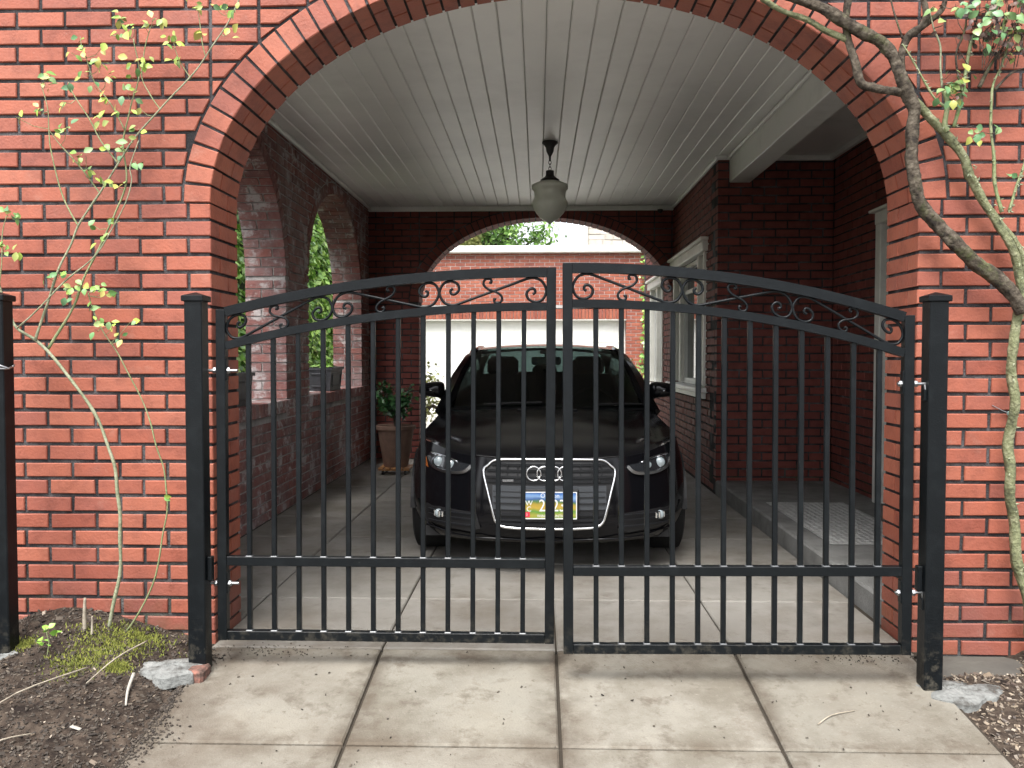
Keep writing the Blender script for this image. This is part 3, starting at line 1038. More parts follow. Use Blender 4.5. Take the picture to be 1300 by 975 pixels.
M['weld'] = mat('weld_bead', (.10, .105, .11), rough=.3, spec=.6, metal=.3)
gl = make_gate('metal_gate', 'black iron gate leaf hung from the post beside the climbing rose stems', 1.398, 1.373, 1.549, 1)
gl.location = (-1.331, 3.498, .095)
gl.rotation_euler = (0, R(.25), R(.5))
gr = make_gate('metal_gate', 'black iron gate leaf in front of the porch step and doormat', 1.369, 1.338, 1.55, -1)
gr.location = (1.472, 3.395, .098)
gr.rotation_euler = (0, R(-.25), R(.5))


M['footing'] = mat('footing_concrete', (.17, .175, .168), rough=.9, spec=.15, bump=.8, bscale=60, var=(.07, .066, .06), var2=(.23, .235, .225), vscale=16)


def post(x, y, zt, zb, label, foot):
    p = tag(empty('gate_post', (x, y, 0)), label, 'post', 'black gate posts')
    w = .073
    MB().box((0, 0, (zt - .03 + zb) / 2), (w, w, zt - .03 - zb), ch=.004).build('shaft', M['black_metal'], p)
    c = MB()
    o = w / 2 + .009
    c.box((0, 0, zt - .021), (2 * o, 2 * o, .024), ch=.003)
    c.add([(-o + .004, -o + .004, zt - .009), (o - .004, -o + .004, zt - .009), (o - .004, o - .004, zt - .009), (-o + .004, o - .004, zt - .009), (0, 0, zt + .006)],
          [(0, 1, 4), (1, 2, 4), (2, 3, 4), (3, 0, 4)])
    c.build('cap', M['black_metal'], p)
    if foot:
        f = MB()
        cx, cy, rx, ry, ztop = foot
        n = 26
        prof = [(1.0, -.05), (.97, -.008), (.86, 0.0), (.4, .006), (0, .008)]
        vs, fs = [], []
        for r, z in prof:
            for j in range(n):
                a = 2 * math.pi * j / n
                k = r * (1 + .16 * math.sin(3 * a + cx * 9) + .08 * math.sin(7 * a))
                vs.append((cx + rx * k * math.cos(a), cy + ry * k * math.sin(a), ztop + z + .004 * math.sin(5 * a)))
        for i in range(len(prof) - 1):
            for j in range(n):
                a, b = i * n + j, i * n + (j + 1) % n
                fs.append((a, b, b + n, a + n))
        f.add(vs, fs).build('footing', M['footing'], p, smooth=True, sharp=50)
    # a short angle tab welded low on the side that faces the leaf
    return p


pl_ = post(-1.400, 3.468, 1.532, -.06, 'black square gate post beside the rose stems with a lump of concrete at its foot', (-.10, -.05, .15, .10, .008))
MB().box((.048, .0, .40), (.02, .03, .10), ch=.003).build('stop_tab', M['black_metal'], pl_)
pr_ = post(1.553, 3.398, 1.521, -.08, 'black square gate post in front of the pier with the vine trunk', (.10, -.02, .17, .115, -.035))
MB().box((-.048, .0, .40), (.02, .03, .10), ch=.003).build('stop_tab', M['black_metal'], pr_)
fp = post(-2.222, 3.468, 1.536, -.05, 'black square fence post at the far end of the wall with a loop of wire', (.0, .02, .10, .08, .045))
wr = MB()
wr.tube([(.05 * math.cos(a), .05 * math.sin(a) , 1.232 + .008 * math.sin(a * 2)) for a in [2 * math.pi * i / 20 for i in range(21)]], .0045, n=6)
wr.tube([(-.03, -.055, 1.246), (.02, -.056, 1.243), (.07, -.05, 1.225)], .0045, n=6)
wr.build('wire_loop', M['zinc'], fp, smooth=True)

# wall tie: a wire and cleat on the right pier
cw = tag(empty('wire_tie', (2.02, FY, 1.03)), 'thin wire with a small pale cleat fixed to the brick pier', 'wire')
M['cleat'] = mat('pale_plastic', (.3, .5, .45), rough=.5)
MB().tube([(-.07, -.004, .035), (-.03, -.012, .012), (0, -.02, 0), (.03, -.025, -.012)], .0016, n=5).build('wire', M['zinc'], cw)
MB().lathe([(.004, -.006), (.013, -.004), (.013, .004), (.004, .006)], n=10, axis='y', c=(0, -.016, 0)).build('cleat', M['cleat'], cw)

# ------------------------------------------------------------------ doormat on the porch
M['mat'] = mat('woven_mat', (.36, .36, .35), rough=.95, spec=.1, bump=.6, bscale=120, var=(.30, .30, .29), var2=(.41, .41, .40), vscale=20)
dm = tag(empty('doormat', (2.09, 5.99, .121)), 'light grey woven doormat lying on the porch step', 'mat')
MB().box((0, 0, .004), (.60, 1.48, .008), ch=.003).build('base', M['mat'], dm)
wv = MB()
for i in range(13):
    for j in range(33):
        wv.box((-.264 + i * .044, -.70 + j * .0437, .009), (.038, .028, .006), rot=Euler((0, 0, R(40 if (i + j) % 2 else -40))), ch=.002)
wo_ = wv.build('weave', M['mat'], dm)
wo_['kind'] = 'stuff'

# ------------------------------------------------------------------ car
M['paint'] = mat('black_car_paint', (.004, .004, .005), rough=.12, spec=.28)
M['trimblack'] = mat('black_plastic', (.012, .012, .013), rough=.5, spec=.4, bump=.1, bscale=200)
M['grille'] = mat('grille_grey', (.012, .013, .015), rough=.32, spec=.4)
M['grille_bar'] = mat('grille_bar_grey', (.05, .055, .062), rough=.4, spec=.5)
M['chrome'] = mat('chrome', (.82, .83, .84), rough=.12, metal=1.0)
M['satin'] = mat('satin_silver', (.40, .41, .43), rough=.25, metal=1.0)
M['tyre'] = mat('tyre_rubber', (.012, .012, .012), rough=.85, spec=.25, bump=.3, bscale=80)
M['rim'] = mat('alloy', (.35, .36, .37), rough=.3, metal=1.0)
M['lamp_dark'] = mat('headlamp_housing', (.02, .022, .025), rough=.12, spec=.8, coat=.8)
M['lamp_lens'] = mat('projector_lens', (.28, .33, .35), rough=.05, spec=1.0, coat=1.0)
M['amber'] = mat('amber', (.32, .09, .02), rough=.2)
M['glass'] = glass('windscreen_glass', (.22, .28, .275))
M['glass_side'] = glass('tinted_glass', (.22, .28, .27))
M['glass_privacy'] = glass('privacy_glass', (.07, .085, .085))
M['cabin'] = mat('cabin_black', (.014, .014, .015), rough=.8, spec=.2)
M['headliner'] = mat('headliner', (.16, .16, .155), rough=.9)

CARX, CARY = .065, 4.83
car = tag(empty('car', (CARX, CARY, 0)), 'shiny black sedan parked under the arch facing the gates', 'car')

# half outline at shoulder level: x, y, bottom z, shoulder z, inset at shoulder
OUT = [(0, .00, .20, .690, .05), (.20, .010, .20, .690, .05), (.40, .052, .20, .692, .05), (.56, .125, .20, .705, .05), (.68, .215, .20, .735, .05),
       (.77, .32, .205, .755, .045), (.835, .44, .215, .765, .04), (.875, .56, .22, .775, .05), (.897, .72, .22, .800, .075), (.905, .88, .22, .825, .095),
       (.905, 1.05, .22, .855, .115), (.905, 1.22, .20, .885, .125), (.908, 1.6, .19, .90, .11), (.91, 2.2, .19, .915, .10), (.91, 2.8, .19, .93, .10),
       (.908, 3.3, .20, .945, .10), (.905, 3.68, .20, .955, .10), (.89, 4.0, .21, .965, .10), (.86, 4.28, .23, .975, .09), (.78, 4.50, .26, .985, .08),
       (.60, 4.62, .28, .985, .07), (.35, 4.67, .28, .985, .06), (0, 4.69, .28, .985, .06)]
OUT = [(x if x < .7 else .7 + (x - .7) * .87, *r_) for x, *r_ in OUT]
OUTS = smooth_pts(OUT, 5)
VP = [(0.0, -.045), (.06, -.012), (.18, .0), (.34, .004), (.5, .002), (.66, -.008), (.8, -.022), (.92, -.038), (1.0, -.05)]


def arch_z(x, y, zb):
    if x < .6: return zb
    for yc in (.88, 3.68):
        d = abs(y - yc)
        if d < .345: zb = max(zb, .315 + math.sqrt(.345 ** 2 - d * d))
    return zb


def shell_point(i, v):
    x, y, zb, zs, ins = OUTS[i]
    a, b = OUTS[max(i - 1, 0)], OUTS[min(i + 1, len(OUTS) - 1)]
    if i == 0: a = (-OUTS[1][0], OUTS[1][1])
    if i == len(OUTS) - 1: b = (-OUTS[-2][0], OUTS[-2][1])
    tx, ty = b[0] - a[0], b[1] - a[1]
    l = math.hypot(tx, ty)
    nx, ny = ty / l, -tx / l
    zl = arch_z(x, y, zb)
    z = zl + (zs - zl) * v
    va = (z - zb) / (zs - zb)
    off = np.interp(va, [p[0] for p in VP], [p[1] for p in VP])
    if va > .6: off += (-ins + .05) * ((va - .6) / .4) ** 2
    if y < .6: off += -.02 * max(0, .25 - va) / .25
    return (x + nx * off, y + ny * off, z)


NV = 16
sh = MB()
ni = len(OUTS)
for sg in (-1, 1):
    vs = []
    for i in range(ni):
        for j in range(NV + 1):
            p = shell_point(i, j / NV)
            vs.append((sg * p[0], p[1], p[2]))
    fs = []
    for i in range(ni - 1):
        for j in range(NV):
            a = i * (NV + 1) + j
            f = (a, a + 1, a + NV + 2, a + NV + 1)
            fs.append(f if sg < 0 else f[::-1])
    sh.add(vs, fs)
body = sh.build('body', M['paint'], car, smooth=True, sharp=40)


def face_y(x, z):
    """where the front fascia stands at lateral x, height z"""
    x = abs(x)
    xs = [o[0] for o in OUTS if o[1] < .62]
    k = len(xs)
    y = np.interp(x, xs, [o[1] for o in OUTS[:k]])
    zb, zs = .20, np.interp(x, xs, [o[3] for o in OUTS[:k]])
    va = (z - zb) / (zs - zb)
    off = np.interp(va, [p[0] for p in VP], [p[1] for p in VP])
    # offset is along the outline's normal: mostly -y near the middle
    sl = (np.interp(x + .01, xs, [o[1] for o in OUTS[:k]]) - np.interp(max(x - .01, 0), xs, [o[1] for o in OUTS[:k]])) / .02
    return float(y - off * math.sqrt(1 + sl * sl))


# bonnet: shoulder of the nose up to the cowl
SH = [(shell_point(i, 1.0)) for i in range(ni)]
i0 = min(range(ni), key=lambda i: abs(SH[i][0] - .60) + (SH[i][1] > 1) * 9)
i1 = min(range(ni), key=lambda i: abs(SH[i][1] - 1.24) + (SH[i][0] < .3) * 9)
edge = SH[i0:i1 + 1]
fx = [p[0] for p in SH[:i0 + 1]]


def bonnet(a, t, dz=0.0):
    s = 2 * a - 1
    q = t * (len(edge) - 1)
    k = min(int(q), len(edge) - 2)
    e = [edge[k][c] + (edge[k + 1][c] - edge[k][c]) * (q - k) for c in range(3)]
    e0 = edge[0]
    xf = abs(s) * e0[0]
    yf = np.interp(xf, fx, [p[1] for p in SH[:i0 + 1]])
    zf = np.interp(xf, fx, [p[2] for p in SH[:i0 + 1]])
    yr = 1.24 - .10 * (1 - s * s)
    ye = (e[1] - e0[1]) / (edge[-1][1] - e0[1])
    y = yf + (yr - yf) * ye
    x = s * e[0]
    crown = (.035 * math.sin(math.pi * min(1, ye * 1.1) * .5) + .02 * math.sin(math.pi * ye) + .03 * ye)
    z = zf + (e[2] - e0[2]) + crown * (1 - abs(s) ** 2.4)
    r_ = abs(abs(s) - (.86 - .12 * (1 - ye)))
    z += .010 * math.exp(-(r_ / .05) ** 2) * min(1, ye * 4)
    return (float(x), float(y), float(z + dz))


hb = MB().grid(lambda a, t: bonnet(a, t), 48, 26)
hb.build('bonnet', M['paint'], car, smooth=True, sharp=50)
# cowl
cw_ = MB().grid(lambda a, t: (lambda p: (p[0] * (1 - .02 * t), p[1] + .13 * t, p[2] - .012 * math.sin(math.pi * t) + .012 * t))(bonnet(a, 1.0, -.004)), 30, 4)
cw_.build('cowl', M['trimblack'], car, smooth=True)

# greenhouse
def ws(a, t):
    s = 2 * a - 1
    xb, xt = .700, .565
    yb, yt = 1.33 - .13 * (1 - s * s), 1.98 - .10 * (1 - s * s)
    zb, zt = .90 + .018 * (1 - s * s), 1.318 + .022 * (1 - s * s)
    b = .02 * math.sin(math.pi * t)
    return (s * (xb + (xt - xb) * t), yb + (yt - yb) * t - b * .6, zb + (zt - zb) * t + b)


MB().grid(ws, 24, 12).build('windscreen', M['glass'], car, smooth=True)


def roof(a, t):
    s = 2 * a - 1
    y = 1.98 - .10 * (1 - s * s) * (1 - t) + 1.45 * t + .08 * (1 - s * s) * t
    w = .60 - .02 * abs(t - .4)
    zc = 1.352 + .036 * math.sin(math.pi * min(1, .10 + .72 * t))
    return (s * w, y, zc - .038 * abs(s) ** 2.2 - .01)


MB().grid(roof, 24, 18).build('roof', M['paint'], car, smooth=True)
MB().grid(lambda a, t: (lambda p: (p[0] * .96, p[1] + .03, p[2] - .035))(roof(a, t)), 12, 8).build('headliner', M['headliner'], car, smooth=True)


def rear(a, t):
    s = 2 * a - 1
    p = roof(a, 1.0)
    return (s * (p[0] / s * (1 - t) + .66 * t if abs(s) > 1e-6 else 0), p[1] + (4.12 - p[1] + .06 * (1 - s * s)) * t, p[2] + (1.0 - p[2]) * t + .05 * math.sin(math.pi * t))


MB().grid(rear, 16, 8).build('rear_window', M['glass_side'], car, smooth=True)
for sg in (-1, 1):
    # pillars
    MB().tube([(sg * .752, 1.26, .885), (sg * .728, 1.40, .955), (sg * .665, 1.70, 1.14), (sg * .590, 1.97, 1.283), (sg * .572, 2.2, 1.300)], 0, rect=(.10, .05), upv=(sg * .6, -.5, .6)).build('pillar', M['paint'], car, smooth=True, sharp=45)
    MB().tube([(sg * .570, 2.06, 1.272), (sg * .590, 2.4, 1.316), (sg * .592, 3.0, 1.325), (sg * .58, 3.43, 1.295), (sg * .66, 3.85, 1.16), (sg * .70, 4.15, .99)], 0, rect=(.09, .05), upv=(sg * .5, 0, .86)).build('roof_rail', M['paint'], car, smooth=True, sharp=45)
    MB().tube([(sg * .80, 2.42, .93), (sg * .61, 2.45, 1.33)], 0, rect=(.09, .04), upv=(sg, 0, .4)).build('pillar', M['trimblack'], car)
    belt = [(.775, 1.30, .895), (.80, 1.8, .91), (.81, 2.4, .925), (.80, 3.1, .945), (.77, 3.7, .97), (.71, 4.12, .99)]
    topc = [(.735, 1.42, .97), (.63, 1.88, 1.235), (.605, 2.4, 1.335), (.60, 3.0, 1.33), (.60, 3.5, 1.28), (.70, 4.1, 1.0)]
    bs, ts = smooth_pts(belt, 4), smooth_pts(topc, 4)
    gm = MB()
    vs = [(sg * p[0], p[1], p[2]) for p in bs] + [(sg * p[0], p[1], p[2]) for p in ts]
    n = len(bs)
    gm.add(vs, [(i, i + 1, n + i + 1, n + i) for i in range(n - 1)])
    gm.build('side_window', M['glass_privacy'], car, smooth=True)
    # shoulder between body side and window line
    shl = [p for p in SH[i1:] if p[1] < 4.3 and p[0] > .5]
    tm = MB()
    vs = []
    for p in shl:
        yb_ = min(p[1], 4.12)
        bx = np.interp(p[1], [q[1] for q in bs], [q[0] for q in bs]); bz = np.interp(p[1], [q[1] for q in bs], [q[2] for q in bs])
        vs += [(sg * p[0], p[1], p[2]), (sg * (p[0] * .55 + bx * .45), p[1], p[2] * .4 + bz * .6 + .008), (sg * bx, p[1], bz)]
    tm.add(vs, [f for i in range(len(shl) - 1) for f in ((3 * i, 3 * i + 1, 3 * i + 4, 3 * i + 3), (3 * i + 1, 3 * i + 2, 3 * i + 5, 3 * i + 4))])
    tm.build('shoulder', M['paint'], car, smooth=True)
# boot lid
rs = [p for p in SH[i1:] if p[1] > 4.05]


def boot(a, t):
    s = 2 * a - 1
    y = 4.08 + .10 * (1 - s * s) * (1 - t) + (4.60 - .28 * abs(s) ** 4 - 4.08) * t
    return (s * (.72 + .06 * (1 - t)), y, 1.0 + .02 * (1 - s * s) - .02 * t)


MB().grid(boot, 12, 6).build('boot_lid', M['paint'], car, smooth=True)

# underside and cabin
MB().box((0, 2.3, .22), (1.5, 4.0, .06)).build('underbody', M['trimblack'], car)
cab = MB()
cab.grid(lambda a, t: ((2 * a - 1) * .74, 1.28 + .42 * t, .895 + .05 * math.sin(math.pi * t) * (1 - .5 * abs(2 * a - 1)) - .10 * t * t), 12, 6)
cab.box((0, 1.72, .68), (1.46, .08, .36))
cab.build('dashboard', M['cabin'], car, smooth=True, sharp=40)
MB().box((0, 2.9, .42), (1.5, 2.4, .06)).build('cabin_floor', M['cabin'], car)
swl = MB()
swl.tube([(.36 + .18 * math.cos(a), 1.86 + .05 * math.sin(a), .86 + .17 * math.sin(a)) for a in [2 * math.pi * i / 24 for i in range(25)]], .016, n=8, cap=False)
swl.box((.36, 1.85, .86), (.15, .05, .11), ch=.02)
swl.build('steering_wheel', M['cabin'], car, smooth=True, sharp=50)
def seat(x, y, w, name='seat', head=True):
    e = MB()
    pr = [(-.10, 0), (.02, .30), (.06, .62)]
    e.grid(lambda a, t: (x + (2 * a - 1) * w * (1 - .25 * t ** 3), y + .24 * t - .07 * (1 - (2 * a - 1) ** 4), .52 + .60 * t), 12, 10)
    e.grid(lambda a, t: (x + (2 * a - 1) * w * (1 - .25 * t ** 3), y + .24 * t + .10 * (1 - (2 * a - 1) ** 4), .52 + .60 * t), 12, 10)
    e.box((x, y - .20, .50), (2 * w, .5, .16), ch=.05)
    if head:
        e.box((x, y + .25, 1.185), (.27, .11, .17), rot=Euler((R(-12), 0, 0)), ch=.04)
        for q in (-.06, .06): e.tube([(x + q, y + .25, 1.08), (x + q, y + .25, 1.13)], .007, n=6)
    e.build(name, M['cabin'], car, smooth=True, sharp=50)
seat(-.37, 2.35, .25); seat(.37, 2.35, .25)
seat(0, 3.25, .66, 'rear_seat', False)
for x in (-.4, 0, .4):
    MB().box((x, 3.55, 1.12), (.24, .09, .13), ch=.035).build('headrest', M['cabin'], car)
rm = MB()
rm.box((0, 1.97, 1.235), (.235, .03, .065), ch=.014).tube([(0, 1.97, 1.26), (0, 1.96, 1.31)], .012, n=8)
rm.box((0, 1.94, 1.305), (.10, .05, .03), ch=.01)
rm.build('rear_view_mirror', M['headliner'], car)
for q in (-.28, .22):
    w2 = MB()
    P3 = [ws((s + 1) / 2, tt) for s, tt in ((q * 2.2, .015), (q * 2.2 + .28, .03), (q * 2.2 + .56, .035))]
    w2.tube([(p[0], p[1] - .012, p[2] + .012) for p in P3], .008, n=6)
    w2.build('wiper', M['trimblack'], car)

# wheels
def wheel(x, y):
    t = MB().lathe([(.20, -.105), (.285, -.108), (.312, -.095), (.318, -.06), (.318, .06), (.312, .095), (.285, .108), (.20, .105)], n=40, axis='x', c=(0, 0, 0))
    w_ = empty('wheel'); w_.parent = car; w_.location = (x, y, .318)
    t.build('tyre', M['tyre'], w_, smooth=True, sharp=50)
    gr_ = MB()
    for k in (-.05, 0, .05):
        gr_.lathe([(.319, k - .006), (.3195, k), (.319, k + .006)], n=40, axis='x')
    sg = 1 if x > 0 else -1
    r_ = MB().lathe([(.205, -.10), (.215, -.08), (.2, .0), (.215, .08), (.205, .10)], n=32, axis='x')
    for k in range(10):
        a = 2 * math.pi * k / 10
        r_.tube([(sg * .09, .03 * math.cos(a), .03 * math.sin(a)), (sg * .085, .2 * math.cos(a), .2 * math.sin(a))], [.02, .014], n=6)
    r_.lathe([(.05, sg * .07), (.05, sg * .1), (.02, sg * .105), (0, sg * .106)], n=16, axis='x')
    r_.build('rim', M['rim'], w_, smooth=True, sharp=40)
for x in (-.762, .762):
    wheel(x, .88); wheel(x, 3.68)
for sg in (-1, 1):
    for yc in (.88, 3.68):
        wa = MB()
        n = 16
        vs = []
        for i in range(n + 1):
            a = math.pi * i / n
            vs += [(sg * .872, yc + .345 * math.cos(a), .315 + .345 * math.sin(a)), (sg * .56, yc + .36 * math.cos(a), .315 + .36 * math.sin(a))]
        wa.add(vs, [(2 * i, 2 * i + 1, 2 * i + 3, 2 * i + 2) for i in range(n)])
        wa.add([(sg * .56, yc - .36, .25), (sg * .56, yc + .36, .25), (sg * .56, yc + .36, .7), (sg * .56, yc - .36, .7)], [(0, 1, 2, 3)])
        wa.build('wheel_housing', M['trimblack'], car)

# front details, draped on the fascia
def drape(mb, poly, off, rings=5, dens=3):
    pts = []
    k = len(poly)
    for i in range(k):
        a, b = poly[i], poly[(i + 1) % k]
        for t in range(dens): pts.append((a[0] + (b[0] - a[0]) * t / dens, a[1] + (b[1] - a[1]) * t / dens))
    cx = sum(p[0] for p in pts) / len(pts); cz = sum(p[1] for p in pts) / len(pts)
    vs, n = [], len(pts)
    for r in range(rings):
        q = 1 - r / rings
        for p in pts:
            x, z = cx + (p[0] - cx) * q, cz + (p[1] - cz) * q
            vs.append((x, face_y(x, z) + off, z))
    vs.append((cx, face_y(cx, cz) + off, cz))
    fs = [(r * n + i, r * n + (i + 1) % n, (r + 1) * n + (i + 1) % n, (r + 1) * n + i) for r in range(rings - 1) for i in range(n)]
    fs += [((rings - 1) * n + i, (rings - 1) * n + (i + 1) % n, len(vs) - 1) for i in range(n)]
    mb.add(vs, fs)
    return mb


RING = [(-.255, .683), (-.315, .676), (-.350, .650), (-.378, .612), (-.352, .50), (-.318, .365), (-.300, .325), (-.265, .304), (-.18, .297),
        (0, .295), (.18, .297), (.265, .304), (.300, .325), (.318, .365), (.352, .50), (.378, .612), (.350, .650), (.315, .676), (.255, .683), (0, .686)]
gk = drape(MB(), RING, -.004).build('grille', M['trimblack'], car, smooth=True)
ring3 = [(x, face_y(x, z) - .012, z) for x, z in smooth_pts(RING + [RING[0]], 4)]
MB().tube(ring3, .0085, n=8, cap=False).build('grille_surround', M['chrome'], gk, smooth=True)


def half_w(z):
    side_ = [(.295, .19), (.304, .265), (.325, .30), (.365, .318), (.50, .352), (.612, .378), (.650, .350), (.676, .315), (.686, .255)]
    return float(np.interp(z, [p[0] for p in side_], [p[1] for p in side_]))


def slat(z, h, dep, m, name='slat', hw=None):
    w_ = (hw or half_w(z)) - .012
    n = 14
    e = MB()
    pts = [((2 * i / n - 1) * w_, 0, z) for i in range(n + 1)]
    e.tube([(p[0], face_y(p[0], z) - dep, z) for p in pts], 0, rect=(.012, h), upv=(0, 0, 1))
    return e.build(name, m, gk)


for z in (.655, .622, .585, .560):
    slat(z, .013, .012, M['grille'])
slat(.47, .135, .009, M['grille_bar'], 'centre_bar', hw=.335)
for z in (.505, .475, .44):
    slat(z, .003, .0165, M['trimblack'], 'groove', hw=.33)
for z in (.375, .345, .32):
    slat(z, .012, .012, M['grille'])
for x in (-.30, -.24, -.18, .18, .24, .30):
    MB().box((x, face_y(x, .61) - .008, .612), (.006, .008, .10)).build('grille_post', M['grille'], gk)
# four linked rings
for k in range(4):
    cx = (k - 1.5) * .0585 - .001
    MB().tube([(cx + .040 * math.cos(a), face_y(0, .607) - .030 - .003 * (k % 2), .609 + .040 * math.sin(a)) for a in [2 * math.pi * i / 32 for i in range(33)]], .0050, n=8, cap=False).build('emblem_ring', M['chrome'], gk, smooth=True)
MB().box((-.235, face_y(.235, .566) - .022, .566), (.065, .006, .014), ch=.002).build('badge', M['satin'], gk)
for x in (.265, .285):
    MB().lathe([(.006, -.004), (.009, 0), (.006, .004)], n=10, axis='y', c=(x, face_y(x, .566) - .02, .566)).build('sensor', M['trimblack'], gk)

# number plate
def plate_mat():
    m = bpy.data.materials.new('plate_print'); m.use_nodes = True
    N, L = m.node_tree.nodes, m.node_tree.links
    b = N['Principled BSDF']; b.inputs['Roughness'].default_value = .4
    tc = N.new('ShaderNodeTexCoord')
    sp = N.new('ShaderNodeSeparateXYZ'); L.new(tc.outputs['Object'], sp.inputs[0])
    nz = N.new('ShaderNodeTexNoise'); nz.inputs['Scale'].default_value = 9; nz.inputs['Detail'].default_value = 4
    L.new(tc.outputs['Object'], nz.inputs['Vector'])
    ad = N.new('ShaderNodeMath'); ad.operation = 'MULTIPLY_ADD'; ad.inputs[1].default_value = .07; L.new(nz.outputs['Fac'], ad.inputs[0]); L.new(sp.outputs['Z'], ad.inputs[2])
    mr = N.new('ShaderNodeMapRange'); mr.inputs['From Min'].default_value = -.045; mr.inputs['From Max'].default_value = .115
    L.new(ad.outputs[0], mr.inputs['Value'])
    rp = N.new('ShaderNodeValToRGB'); L.new(mr.outputs[0], rp.inputs[0])
    cols = [(0, (.10, .30, .05)), (.18, (.45, .42, .06)), (.3, (.12, .33, .05)), (.42, (.62, .42, .06)), (.52, (.50, .36, .05)), (.60, (.10, .22, .06)), (.68, (.06, .14, .36)), (.78, (.28, .46, .75)), (.9, (.05, .20, .60)), (1, (.04, .16, .5))]
    cols = [(p, tuple(c * .7 for c in k)) for p, k in cols]
    rp.color_ramp.elements[0].color = (*cols[0][1], 1); rp.color_ramp.elements[1].color = (*cols[-1][1], 1)
    for p, c in cols[1:-1]:
        e = rp.color_ramp.elements.new(p); e.color = (*c, 1)
    L.new(rp.outputs[0], b.inputs['Base Color'])
    return m


M['plate'] = plate_mat()
M['ink'] = mat('plate_white', (.7, .71, .71), rough=.5)
M['ink_dark'] = mat('plate_ink', (.75, .8, .85), rough=.5)
M['red'] = mat('plate_red', (.62, .03, .06), rough=.5)
py = face_y(0, .43) - .034
pf = MB()
pf.box((.005, py + .008, .433), (.322, .016, .182), ch=.006)
pho = pf.build('plate_holder', M['trimblack'], car)
pl2 = MB().box((0, 0, 0), (.300, .004, .152), ch=.0015).build('number_plate', M['plate'], car, loc=(.003, py - .004, .435))
fr_ = MB()
for x, z, w_, h_ in ((0, .0745, .302, .005), (0, -.0745, .302, .005), (-.149, 0, .005, .144), (.149, 0, .005, .144)):
    fr_.box((x, -.003, z), (w_, .005, h_))
fr_.build('plate_rim', M['ink'], pl2)
MB().box((-.130, -.0028, -.052), (.034, .002, .03)).build('sticker', M['red'], pl2)


def text(body_, size, x, z, parent, m, name='lettering', y=-.0034, sx=1.0):
    cu = bpy.data.curves.new('txt', 'FONT')
    cu.body = body_; cu.size = size; cu.align_x = 'CENTER'; cu.align_y = 'CENTER'; cu.extrude = .0004
    ob = bpy.data.objects.new('txt', cu)
    COL.objects.link(ob)
    dg = bpy.context.evaluated_depsgraph_get()
    me = bpy.data.meshes.new_from_object(ob.evaluated_get(dg))
    bpy.data.objects.remove(ob); bpy.data.curves.remove(cu)
    me.materials.clear(); me.materials.append(m)
    o = link(name, me, parent, (x, y, z))
    o.rotation_euler = (math.pi / 2, 0, 0)
    o.scale = (sx, 1, 1)
    return o


text('Oregon', .034, .0, .055, pl2, M['ink'])
text('W', .040, -.118, .012, pl2, M['ink'])
text('C', .040, -.118, -.022, pl2, M['ink'])
text('2', .016, -.130, -.052, pl2, M['ink'], y=-.0046)
text('2', .096, -.044, -.004, pl2, M['ink'], sx=.8)
text('23', .096, .050, -.004, pl2, M['ink'], sx=.8)
text('WINE COUNTRY', .021, .008, -.060, pl2, M['ink'])

